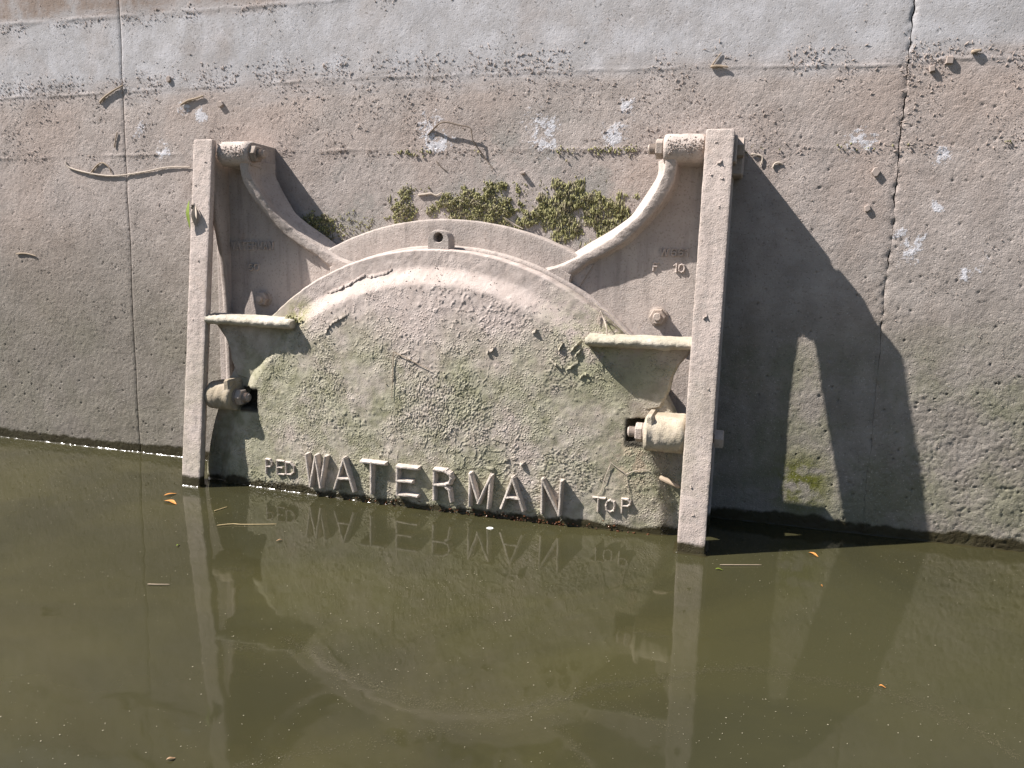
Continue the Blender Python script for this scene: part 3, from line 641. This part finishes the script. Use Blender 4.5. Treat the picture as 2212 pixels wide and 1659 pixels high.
rows = [np.stack([X, -D_, Z], -1)]
de_ = cover_d(XC + .781 * np.cos(th), ZC + .781 * np.sin(th)) - .189
for r_, d_ in ((0.7835, .1855), (0.7855, .180), (0.7865, .172), (0.7865, .150), (0.7865, .122), (0.783, .112), (0.77, .108)):
    d_ = d_ + de_ * (d_ > .13)
    jit = 0.0007 * fbm(th * .78, 0 * th, .02, 3, 93)
    rows.append(np.stack([XC + (r_ + jit) * np.cos(th), -(d_ + jit), ZC + (r_ + jit) * np.sin(th)], -1)[None])
V = np.concatenate(rows, 0); V = V[:, ::-1]
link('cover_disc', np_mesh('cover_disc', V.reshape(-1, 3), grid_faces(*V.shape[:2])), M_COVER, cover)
meniscus([(x, float(cover_d(np.array([x]), np.array([0.0]))[0] + crust(np.array([x]), np.array([0.0]))[0])) for x in np.arange(XC - .775, XC + .775, 0.006)])
for sg in (-1, 1):
    S = lambda s: XC + sg * s
    e = MB(); e.prism([(S(a), b) for a, b in [(.52, .528), (.735, .522), (.736, .505), (.725, .492), (.702, .463), (.688, .430), (.683, .395), (.660, .345), (.600, .33), (.46, .500), (.44, .512)]], .150, .1860, .006)
    e.build('hinge_ear', M_COVER, cover)
    t0 = .455 if sg > 0 else .440; ss = np.linspace(t0, .736, 60)
    def ribp(i, s):
        zc = .520 + .004 * math.sin(3 * (s - t0)); f = .238 - .004 * max(0, 1 - i / 6) ; h = .0145 - (.004 if i == 0 else 0); o = []
        for q in np.linspace(0, math.pi, 13): o.append((S(s), .216 + (f - .216) * math.sin(q), zc + h * math.cos(q)))
        o += [(S(s), .19, zc - h * 1.15), (S(s), .17, zc - h * 1.2), (S(s), .17, zc + h * 1.2), (S(s), .19, zc + h * 1.15)]
        return o[::-1] if sg > 0 else o
    loft(ribp, ss, 0.0030, 110 + sg).build('top_rib', M_RIB, cover)
    s0_ = .630 if sg > 0 else .645; sx = [s0_, s0_ + .003, s0_ + .009] + list(np.linspace(s0_ + .02, .725, 14)) + [.732, .735]; zc, dc, R_ = (.288, .244, .046) if sg > 0 else (.284, .212, .043)
    def lb(i, s):
        k = .9 if i in (0, len(sx) - 1) else (.97 if i in (1, len(sx) - 2) else 1.0)
        if s0_ + .02 > s: k *= 1.06
        o = [(S(s), .17, zc + R_ * k)] + [(S(s), dc + R_ * k * math.sin(q), zc + R_ * k * math.cos(q)) for q in np.linspace(0, math.pi, 15)] + [(S(s), .17, zc - R_ * k)]
        return o[::-1] if sg > 0 else o
    loft(lb, sx, 0.0035, 120 + sg).build('hinge_boss', M_BOSS, cover)
    fl = MB(); fl.prism([(S(a + s0_ - .630), b) for a, b in [(.632, .29), (.653, .29), (.653, .334), (.648, .341), (.637, .341), (.632, .334)]], .16, dc + .036, .005); fl.build('boss_flange', M_BOSS, cover)
# lifting eye on the rim
ez = .766; loop = [(-.034, .745), (-.034, ez)] + [(-.034 + .031 - .031 * math.cos(q), .778 + .031 * math.sin(q)) for q in np.linspace(0, math.pi / 2, 9)] + [(.034 - .031 + .031 * math.sin(q), .778 + .031 * math.cos(q)) for q in np.linspace(0, math.pi / 2, 9)] + [(.034, ez), (.034, .742)]
loop = [(XC + .004 + a, b) for a, b in loop]; hc = np.array((XC + .004, .787)); hole = [tuple(hc + .0135 * np.array((math.cos(q), math.sin(q)))) for q in np.linspace(math.pi * 1.25, -math.pi * .75, 25)[:-1]]
LO = np.array(loop); ang = np.unwrap(np.arctan2(LO[:, 1] - hc[1], LO[:, 0] - hc[0])); aa = np.linspace(ang[0], ang[0] - 2 * math.pi, 60, endpoint=False)
LC = np.r_[LO, LO[:1]]; outer = []
for a in aa:
    dv = np.array((math.cos(a), math.sin(a))); best = None
    for p, q in zip(LC[:-1], LC[1:]):
        e_ = q - p; den = dv[0] * e_[1] - dv[1] * e_[0]
        if abs(den) < 1e-12: continue
        w_ = p - hc; t_ = (w_[0] * e_[1] - w_[1] * e_[0]) / den; u_ = (w_[0] * dv[1] - w_[1] * dv[0]) / den
        if t_ > 0 and -1e-6 <= u_ <= 1 + 1e-6: best = hc + dv * t_
    outer.append(best if best is not None else hc + dv * .03)
outer = np.array(outer); ho = np.array([hc + .0135 * np.array((math.cos(a), math.sin(a))) for a in aa])
ring = lambda P, d, sc=0.0: np.stack([P[:, 0] + (P[:, 0] - hc[0]) * sc, np.full(len(P), -d), P[:, 1] + (P[:, 1] - hc[1]) * sc], 1)
V = np.stack([ring(ho, .118), ring(ho, .158), ring(ho, .1625, .15), ring(outer, .1625, -.08), ring(outer, .157), ring(outer, .118)], 0)
m = MB(); m.grid(V, True); bk = ring(ho, .122); m.add(bk, [tuple(range(len(bk)))])
m.build('lifting_eye', M_SEAT, cover)
for ch, xc, z0, w, h in LETTERS: letter(ch, xc, z0 + .002, w, h, float(cover_d(np.array([xc]), np.array([z0 + h / 2]))[0]) -   .002, .0220, .0066, .0125, M_LETTER, cover)
for ch, xc, z0, w, h in SMALL_LETTERS: letter(ch, xc, z0, w, h, float(cover_d(np.array([xc]), np.array([z0 + h / 2]))[0]) - .001, .0085, .0036, .0068, M_LETTER, cover)
# curled flakes of dried mud peeling off
for k, pts in enumerate(FLAKES):
    P = np.array(pts); s = np.r_[0, np.cumsum(np.linalg.norm(np.diff(P, axis=0), axis=1))]; n = max(6, int(s[-1] / .003)); t = np.linspace(0, s[-1], n)
    x = np.interp(t, s, P[:, 0]); z = np.interp(t, s, P[:, 1]); env = np.sin(np.linspace(.25, math.pi - .25, n)) ** .5; jag = 1 + .5 * vnoise(t / .006, 0 * t + k, 7)
    rows = []
    for a, b in ((0, -.001), (-.0015, .003), (-.001, .007), (.002, .0095)):
        rows.append(np.stack([x, -(cover_d(x, z) + b * env * jag * (.62 if k < 3 else .75)), z - a + .0012 * vnoise(t / .004, 0 * t + 5 * k, 3)], 1))
    V = np.stack(rows, 0); Vb = V.copy(); Vb[..., 2] -= .0036; W = np.concatenate([V, Vb[::-1]], 0)
    mm = MB(); mm.grid(W); mm.build('mud_flake', M_COVER, cover)
# small mud crumbs
def chips(n, x, d, z, ln, th, tilt, seed):
    r_ = np.random.default_rng(seed); base = np.array([(1, 0, 0), (-1, 0, 0), (0, 1, 0), (0, -1, 0), (0, 0, 1), (0, 0, -1)], float)
    Fb = np.array([(0, 2, 4), (2, 1, 4), (1, 3, 4), (3, 0, 4), (2, 0, 5), (1, 2, 5), (3, 1, 5), (0, 3, 5)])
    V = base[None] * np.stack([th, th * r_.uniform(.6, 1.2, n), ln], 1)[:, None, :]
    V = V * r_.uniform(.7, 1.3, (n, 6, 3)); c, s = np.cos(tilt)[:, None], np.sin(tilt)[:, None]
    px = V[..., 0] * c + V[..., 2] * s; pz = -V[..., 0] * s + V[..., 2] * c
    V = np.stack([px + x[:, None], V[..., 1] - d[:, None] - (V[..., 2] * .25), pz + z[:, None]], -1)
    return V.reshape(-1, 3), (Fb[None] + 6 * np.arange(n)[:, None, None]).reshape(-1, 3)
n = 7000; r_ = np.random.default_rng(3); a = r_.uniform(0, math.pi, n); rr = .74 * np.sqrt(r_.uniform(0, 1, n)); x = XC + rr * np.cos(a); z = ZC + rr * np.sin(a)
keep = r_.uniform(0, 1, n) < .10 + .90 * sstep(-.05, .40, fbm(x, z, .15, 4, 81)) * (.4 + .6 * (z < .55)); x, z = x[keep], z[keep]; n = len(x)
V, F = chips(n, x, cover_d(x, z) + .001, z, .0009 + .0040 * r_.uniform(0, 1, n) ** 2.5, r_.uniform(.0008, .0021, n), r_.uniform(-1.6, 1.6, n), 4)
tag(link('mud_crumbs', np_mesh('mud_crumbs', V, F), M_COVER, cover, False), kind='stuff')

# ---------------------------------------------------------------- link arms: angle irons hung between the upper and lower hinges
def link_arm(xl, xr, d0, m_, label, seed):
    t = empty('link_arm', ((xl + xr) / 2, -d0, 0.0)); tag(t, label, 'hinge arm', 'link arms of the flap gate')
    w = xr - xl; th_, dep = .021, .086
    L0 = [(0, 0), (w, 0), (w, -th_), (th_, -th_), (th_, -dep), (0, -dep)]; c = .0035; loop = []
    for i, p in enumerate(L0):
        p = np.array(p); a = np.array(L0[i - 1]); b = np.array(L0[(i + 1) % 6]); ua = (a - p) / np.linalg.norm(a - p); ub = (b - p) / np.linalg.norm(b - p)
        A, B = p + ua * c, p + ub * c; loop += [A, (A + B) / 2 * .5 + p * .5, B]
        q = np.array(L0[(i + 1) % 6]); nseg = int(np.linalg.norm(q - p) / .006); E = q - ub * c * -1 if False else q - ub * c
        loop += [B + (E - B) * k / nseg for k in range(1, nseg)]
    zs = np.r_[1.0685, 1.0675, 1.065, np.arange(1.060, -.26, -.0045)]
    ctr = np.array((w / 2, -.02))
    def prof(i, z):
        k = (.92, .97, .99)[i] if i < 3 else 1.0
        return [(xl + (ctr + (q - ctr) * k)[0], d0 - m_ * z + (ctr + (q - ctr) * k)[1], z) for q in loop]
    bar = loft(prof, zs, 0.0009, seed).build('angle_bar', M_BAR, t)
    spots = [(-.028, .868, .5, .020), (-.02, .93, 1.2, .008), (.0, .70, 1.4, .008), (-.012, .52, .4, .007), (.012, 1.0, 2.2, .008)] if xl < XC else [(-.005, .60, .55, .016), (.004, .985, .9, .016), (-.016, .955, 2.2, .012), (.012, .945, 2.0, .013), (.010, .875, .3, .011), (-.008, 1.035, 1.5, .009), (.006, .30, 1.2, .006), (.0, .10, .8, .010), (-.01, .17, 2.4, .008), (.016, .42, .3, .006)]
    for k, (dx, z, a, l) in enumerate(spots):
        f_ = MB(); xm = (xl + xr) / 2 + dx; u = np.array((math.sin(a), math.cos(a))); w_ = np.array((u[1], -u[0])); rows = []
        for e in np.linspace(-1, 1, 6):
            base_ = np.array((xm, z)) + u * l * e / 2 + w_ * .0015 * math.sin(4 * e + k); lf = (.0055 if l > .014 else .0026) * math.cos(e * 1.3) * (1 + .3 * math.sin(7 * e))
            rows.append([(base_[0] + w_[0] * q, -(d0 - m_ * base_[1] + lf * t_ - .0005), base_[1] + w_[1] * q) for q, t_ in ((-.0012, 0), (-.0020, .6), (-.0012, 1.0), (.0012, 1.0), (.0010, .5), (.0014, 0))])
        f_.grid(np.array(rows)); f_.build('mud_flake', M_BAR, t)
    for nm, z, dz, gap in (('upper', 1.03, .125, 0), ('lower', .288, .244, 0)):
        b = MB(); sg = 1 if xl > XC else -1; inn = XC + sg * (.644 if nm == 'lower' and sg < 0 else .629); dz = .212 if nm == 'lower' and sg < 0 else dz; z = .284 if nm == 'lower' and sg < 0 else z; ax = (-sg, 0, 0); o_ = (inn, -dz, z)
        b.lathe(o_, ax, [(-.11, .013), (0, .013), (.042, .0125), (.045, .010)], 16)                     # threaded shank
        for k in range(7): b.lathe(o_, ax, [(.0225 + .0028 * k, .0132), (.0236 + .0028 * k, .0148), (.0247 + .0028 * k, .0132)], 16)
        b.lathe(o_, ax, [(.001, .027), (.004, .027)], 20)
        b.lathe(o_, ax, [(.004, .0235), (.007, .0262), (.021, .0262), (.024, .0235)], 6, .25)
        h_ = (XC + sg * .806, -dz, z)
        if sg > 0: b.lathe(h_, (sg, 0, 0), [(-.05, .013), (.002, .013), (.002, .026), (.022, .026), (.025, .022)], 6, .1)
        b.build('pivot_bolt', M_BOLT, t)
    meniscus([(xl - .003, d0 - dep), (xl - .003, d0), (xl, d0 + .001), (xr, d0 + .001), (xr + .003, d0), (xr + .003, d0 - .03)])
    return t
link_arm(-1.658, -1.591, .290, .107, 'mud caked iron link arm at the left with a green leaf caught on its edge', 131)
link_arm(-.122, -.052, .330, .132, 'mud caked iron link arm at the right casting the broad shadow on the wall', 132)
wo = tag(wt.build('water', M_WATER, auto=0), 'murky olive canal water', kind='structure'); wo.data.materials.append(M_LIP)
mi = np.zeros(len(wo.data.polygons), np.int32)
mi[len(xs0) : ] = 1; wo.data.polygons.foreach_set('material_index', mi)

# ---------------------------------------------------------------- small things, each one by itself
def seat_origin(o):
    n = len(o.data.vertices); a = np.empty(n * 3, np.float32); o.data.vertices.foreach_get('co', a); a = a.reshape(-1, 3)
    c = np.array(((a[:, 0].min() + a[:, 0].max()) / 2, (a[:, 1].min() + a[:, 1].max()) / 2, a[:, 2].min())); o.data.vertices.foreach_set('co', (a - c).ravel()); o.location = c; o.data.update(); return o
for i, (lab, pts, r_) in enumerate(WALL_TWIGS):
    m = MB(); base = .052 if 'ring' in lab or 'curved rib' in lab else .0
    lift = [.016 if ('arching' in lab and 1 < k < len(pts) - 2) else r_ * .8 + .001 for k in range(len(pts))]
    m.tube([(x, -(base + (0.010 if base else 0) * (k == 0) + lift[k] + float(wall_h(np.array([x]), np.array([z]))[0]) * (base == 0)), z) for k, (x, z) in enumerate(pts)], r_, 7, .12)
    tag(seat_origin(m.build('twig', M_DARKTWIG if 'dark' in lab else (M_PALE if 'pale' in lab or 'dry' in lab else M_TWIG))), lab, 'twig', 'twigs stuck on the wall')
for i, (lab, (x, z), r_) in enumerate(CHIPS):
    m = MB(); q = random.uniform(.5, 1.0) if 'square' in lab else random.uniform(-.6, .6); asp = .35 if 'flat' in lab else (.55 if 'leaf' in lab else .85)
    poly = [(x + r_ * .62 * (math.cos(a + q) * 1.0 - 0), z + r_ * asp * math.sin(a + q) * .8) for a in ((0, 1.2, 1.9, 3.14, 4.4, 5.0) if 'square' not in lab else (.0, 1.57, 3.14, 4.71))]
    m.prism(poly, -.001, .0075 + (.006 if 'flat' in lab else 0), .0015); tag(seat_origin(m.build('mud_chip', M_CHIP)), lab, 'mud chip', 'mud chips stuck on the wall')
for lab, pts, r_ in COVER_TWIGS:
    m = MB(); m.tube([(x, -(float(cover_d(np.array([x]), np.array([z]))[0]) + r_ + .0022 + (.016 if 'hoop' in lab and z < .56 else 0) + (.022 if 'hanging straight' in lab and False else 0)), z) for x, z in pts], r_, 6, .1)
    straw = 'straw' in lab; tag(seat_origin(m.build('straw' if straw else 'root', M_TWIG if straw else M_PALE)), lab, 'straw' if straw else 'root', 'dry bits stuck on the cover')
m = MB(); m.tube([(x, -(.212 + .012 * k), z) for k, (x, z) in enumerate(STUB)], .0085, 10, .08); tag(seat_origin(m.build('stick', M_TWIG)), 'thick broken stick wedged behind the right arm just above the water', 'stick')
# leaf caught on the left arm
def leaf(pts3, width, mat, nrm, label, group, curl=.15, name='leaf'):
    P = [Vector(p) for p in pts3]; n = 9; rows = []; nrm = Vector(nrm).normalized(); L = (P[-1] - P[0]).length
    for i in range(n):
        t = i / (n - 1); f = t * (len(P) - 1); k = min(int(f), len(P) - 2); p = P[k].lerp(P[k + 1], f - k); tg = (P[-1] - P[0]).normalized(); sd = tg.cross(nrm).normalized()
        w = width * (math.sin(math.pi * min(1, t * 1.02 + .015)) ** .8) / 2 + .0002
        rows.append([list(p + sd * w * a + nrm * (abs(a) * curl * w + .0012 * math.sin(t * 5))) for a in (-1, -.5, 0, .5, 1)])
    V = np.array(rows); m = MB(); m.grid(V); W = V - np.array(nrm) * .0005; m.grid(W[:, ::-1])
    return tag(seat_origin(m.build(name, mat)), label, 'leaf', group)
leaf([(x - .010, -(.300 - .107 * z + (.006 if k == 1 else 0)), z) for k, (x, z) in enumerate(GREENLEAF)], .022, M_LEAF_G, (-.45, -.85, .25), 'green willow leaf caught on the outer edge of the left arm', None)
leaf([(-1.640, -(.294 - .107 * .86), .868), (-1.634, -(.302 - .107 * .84), .836), (-1.638, -(.294 - .107 * .80), .806)], .016, M_PALE, (.3, -1, .1), 'grey curled dry leaf on the left arm beside the green leaf', None, .8)
WZ = .0016
for k, (lab, pts) in enumerate(FLOAT_LEAVES):
    P = [(x, -d, WZ + .001) for x, d in pts]; L = math.dist(P[0], P[-1])
    leaf(P, max(.004, L * .28), M_LEAF_O if 'orange' in lab or 'tan' in lab or 'yellow' in lab else (M_LEAF_G if 'green' in lab else M_LEAF_B), (0, 0, 1), lab, 'leaves floating on the water', .3)
for lab, pts in FLOAT_TWIGS:
    m = MB(); m.tube([(x, -d, WZ + .0008) for x, d in pts], .0015, 6, .1); tag(seat_origin(m.build('straw' if 'straw' in lab else 'twig', M_STRAW if 'golden' in lab else M_TWIG)), lab, 'straw' if 'straw' in lab else 'twig', 'straws and twigs floating on the water')
m = MB(); m.lathe((PETAL[0][0], -PETAL[0][1], .0006), (0, 0, 1), [(0, .0085), (.0012, .0095), (.0018, .008)], 18); tag(seat_origin(m.build('petal', M_WHITE)), 'round white petal floating in front of the raised lettering', 'petal')
# moss clumps
ICO = []; ph = (1 + 5 ** .5) / 2
for a, b in ((1, ph), (-1, ph), (1, -ph), (-1, -ph)): ICO += [(0, a, b), (a, b, 0), (b, 0, a)]
ICO = np.array(ICO) / math.hypot(1, ph); IF = []
for i in range(12):
    for j in range(i + 1, 12):
        for k in range(j + 1, 12):
            if max(np.linalg.norm(ICO[i] - ICO[j]), np.linalg.norm(ICO[j] - ICO[k]), np.linalg.norm(ICO[i] - ICO[k])) < 1.2:
                IF.append((i, j, k) if np.dot(np.cross(ICO[j] - ICO[i], ICO[k] - ICO[i]), ICO[i]) > 0 else (i, k, j))
IF = np.array(IF)
def blobs(C, R, seed):
    r_ = np.random.default_rng(seed); n = len(C); V = ICO[None] * R[:, None, :] * r_.uniform(.75, 1.25, (n, 12, 1)) + C[:, None, :]
    return V.reshape(-1, 3), (IF[None] + 12 * np.arange(n)[:, None, None]).reshape(-1, 3)
ML = ['small clump of dry moss at the left end of the moss row above the ring', 'widest bank of green moss right above the lifting eye', 'stringy hanging patch of moss beside the right curved rib', 'dark moss tucked in the shade beside the left curved rib']
def moss(cx, cz, rx, rz, n, strand, label, seed, dmax=.020):
    r_ = np.random.default_rng(seed); x = cx + 1.45 * rx * r_.uniform(-1, 1, n * 8); z = cz + 1.45 * rz * r_.uniform(-1, 1, n * 8)
    e = 1 - np.abs((x - cx) / rx) ** 2.6 - np.abs((z - cz) / rz) ** 2.6 + 1.1 * fbm(.8 * x + .6 * z, .8 * z - .6 * x, .034, 4, seed); k = (e > .10) | ((e > -.45) & (r_.uniform(0, 1, len(e)) < .09)); x, z, e = x[k][:n], z[k][:n], e[k][:n]; n = len(x)
    ok = np.hypot(x - XC, z + .02) > .862; x, z, e = x[ok], z[ok], e[ok]; n = len(x)
    d = dmax * np.clip(e, 0, 1) * r_.uniform(.1, 1, n) * (.55 + .45 * fbm(x, z, .014, 2, seed + 5)); R = (.0010 + .0022 * r_.uniform(0, 1, n) ** 2)[:, None] * np.array((1, 1, 1.15))[None]
    st = r_.uniform(0, 1, n) < strand; R[st] *= np.array((.55, .65, 3.0))
    V, F = blobs(np.stack([x, -d, z], 1), R, seed + 1)
    return tag(seat_origin(link('moss_clump', np_mesh('moss_clump', V, F), M_MOSS, None, False)), label, 'moss', 'moss clumps on the wall above the ring')
moss(-1.03, .885, .054, .056, 800, .1, ML[0], 201); moss(-.772, .884, .166, .062, 4200, .12, ML[1], 202, .022); moss(-.448, .862, .130, .086, 4000, .60, ML[2], 203, .014); moss(-1.330, .80, .062, .060, 1300, .1, ML[3], 204, .020)
sp_ = moss(-1.215, .815, .075, .050, 160, .1, 'thin grey green moss specks between the dark moss and the small clump', 205, .010)
sp_.name = 'moss_specks'; sp_['kind'] = 'stuff'
for k_ in ('category', 'group'): del sp_[k_]
def tuft(c, rx, rz, d, n, seed, label):
    r_ = np.random.default_rng(seed); C = np.stack([c[0] + rx * r_.normal(0, .5, n), -(d + .004 * r_.uniform(0, 1, n)), c[1] + rz * r_.normal(0, .5, n)], 1)
    V, F = blobs(C, r_.uniform(.0016, .0038, n)[:, None] * np.ones(3), seed); return tag(seat_origin(link('moss_tuft', np_mesh('moss_tuft', V, F), M_MOSS, None, False)), label, 'moss')
tuft((-.607, .755), .022, .010, .066, 40, 211, 'little moss tuft on the ring just right of the lifting eye')
tuft((-.305, .585), .035, .020, .06, 110, 212, 'yellow green moss tuft on the right wing beside the cover rim')
tuft((-1.31, .535), .030, .008, .20, 60, 213, 'moss fringe on the rim at the inner end of the left top rib')
n = 420; r_ = np.random.default_rng(221); x = np.concatenate([r_.uniform(-1.2, .0, n - 120), r_.normal(-.33, .06, 60), r_.uniform(.0, .62, 60)]); z = 1.049 + r_.normal(0, .004, n) - np.abs(r_.normal(0, .012, n)) * (r_.uniform(0, 1, n) < .4)
k = fbm(x, 0 * x, .06, 3, 222) > -.15; x, z = x[k], z[k]; n = len(x)
V, F = blobs(np.stack([x, -r_.uniform(.001, .005, n), z], 1), r_.uniform(.0012, .0032, n)[:, None] * np.array((1, .9, 1.3)), 223)
tag(link('moss_line', np_mesh('moss_line', V, F), M_MOSS, None, False), 'row of tiny moss specks along the middle tide line of the wall', kind='stuff')
# flotsam crumbs dried on the wall in tide lines
n = 34000; r_ = np.random.default_rng(231); x = r_.uniform(-2.9, 1.0, n); w = r_.uniform(0, 1, n); z = r_.uniform(.25, 1.62, n)
zl2 = np.interp(x, [-2.6, -2.08, -1.14, -.32, .36, .62], [1.272, 1.283, 1.305, 1.285, 1.26, 1.262])
z = np.where(w < .13, zl2 + r_.normal(0, .024, n), z); z = np.where((w >= .13) & (w < .185), 1.046 + r_.normal(0, .010, n), z); z = np.where((w >= .185) & (w < .245), 1.502 + .006 * x + r_.normal(0, .012, n), z)
z = np.where((w >= .245) & (w < .40), r_.uniform(1.05, 1.30, n), z)
k = (fbm(x, z, .10, 3, 232) + .25 * (w < .245) + r_.uniform(-.3, .3, n) > .05) & ((z > .4) | (r_.uniform(0, 1, n) < .35)) & ((w < .245) | (z < 1.30) | (r_.uniform(0, 1, n) < .25)); x, z, w = x[k], z[k], w[k]; n = len(x)
big = r_.uniform(0, 1, n) ** 4
V, F = chips(n, x, wall_h(x, z) + .001, z, .0010 + .0080 * big * (.25 + .75 * (w < .40)), .0004 + .0008 * r_.uniform(0, 1, n) + .0006 * big, r_.normal(.0, .5, n) + (r_.uniform(0, 1, n) < .22) * 1.4, 233)
tag(link('mud_debris', np_mesh('mud_debris', V, F), M_CHIP, None, False), 'crumbs of dried flotsam stuck along the tide lines of the wall', kind='stuff')
# a tide line of crumbs across the upper bosses and the tops of the arms
for sg, par, arm in ((-1, seat, None), (1, seat, None)):
    n = 170; r_ = np.random.default_rng(271 + sg); x = XC + sg * r_.uniform(.636, .73, n); z = 1.034 + .010 * r_.normal(0, 1, n)
    V, F = chips(n, x, .1255 + np.sqrt(np.maximum(.0375 ** 2 - (z - 1.03) ** 2, 1e-6)), z, r_.uniform(.001, .0045, n), r_.uniform(.0008, .0022, n), r_.uniform(-1.5, 1.5, n), 272)
    tag(link('mud_crumbs', np_mesh('mud_crumbs', V, F), M_CHIP, par, False), kind='stuff')
# wet litter along the foot of the cover and dust on the water
n = 120; r_ = np.random.default_rng(241); x = r_.uniform(XC - .35, XC + .66, n); x = np.where(r_.uniform(0, 1, n) < .5, r_.normal(-.55, .13, n), x); z = np.abs(r_.normal(.004, .008, n))
V, F = chips(n, x, cover_d(x, z) + .004, z, r_.uniform(.002, .006, n), r_.uniform(.0015, .0045, n), r_.uniform(-1.5, 1.5, n), 242)
tag(link('wet_litter', np_mesh('wet_litter', V, F), M_LITTER, None, False), 'wet brown leaf litter gathered where the cover meets the water', kind='stuff')
def flat_bits(x, y, r, seed, z0=.0011):
    r_ = np.random.default_rng(seed); n = len(x); a = np.arange(5) * 2 * math.pi / 5; R = r[:, None] * r_.uniform(.6, 1.3, (n, 5)); st = r_.uniform(.45, 1, n)[:, None]; ro = r_.uniform(0, 3.14, n)[:, None]
    u = R * np.cos(a); v = R * np.sin(a) * st; V = np.stack([x[:, None] + u * np.cos(ro) - v * np.sin(ro), y[:, None] + u * np.sin(ro) + v * np.cos(ro), np.full((n, 5), z0) + .1 * z0 * (np.arange(n) % 5)[:, None]], -1)
    return V.reshape(-1, 3), np.arange(n * 5).reshape(n, 5)
n = 7000; r_ = np.random.default_rng(251); x = r_.uniform(-2.3, .9, n); y = -r_.uniform(.12, 1.7, n); k = (y < -.26) | (x > -.03) | (x < -1.7); k &= fbm(x, y, .25, 3, 252) + r_.uniform(-.5, .5, n) > -.15; x, y = x[k], y[k]
V, F = flat_bits(x, y, .0005 + .0010 * r_.uniform(0, 1, len(x)) ** 5, 253)
tag(link('floating_dust', np_mesh('floating_dust', V, F), M_SPECK, None, False), 'pale dust specks floating on the murky water', kind='stuff')
xs_, ys_ = [], []
for k, line in enumerate(SCUM):
    P = np.array(line); s = np.r_[0, np.cumsum(np.linalg.norm(np.diff(P, axis=0), axis=1))]; n = int(s[-1] * (5200 if k < 2 else 2000)); t = r_.uniform(0, s[-1], n); off = r_.normal(0, 1, n) * (.006 + .030 * r_.uniform(0, 1, n) ** 3)
    x = np.interp(t, s, P[:, 0]); d = np.interp(t, s, P[:, 1]) + off + .01 * fbm(t, 0 * t, .15, 2, 260 + k); xs_.append(x + r_.normal(0, .003, n)); ys_.append(-d)
for x0, d0 in SCUM_PATCH: xs_.append(x0 + r_.normal(0, .02, 260)); ys_.append(-d0 + r_.normal(0, .007, 260))
x = np.concatenate(xs_); y = np.concatenate(ys_); V, F = flat_bits(x, y, .0006 + .0012 * r_.uniform(0, 1, len(x)) ** 2, 261, .0003)
tag(link('scum_lines', np_mesh('scum_lines', V, F), M_SCUM, None, False), 'faint drifting lines of scum on the water', kind='stuff')
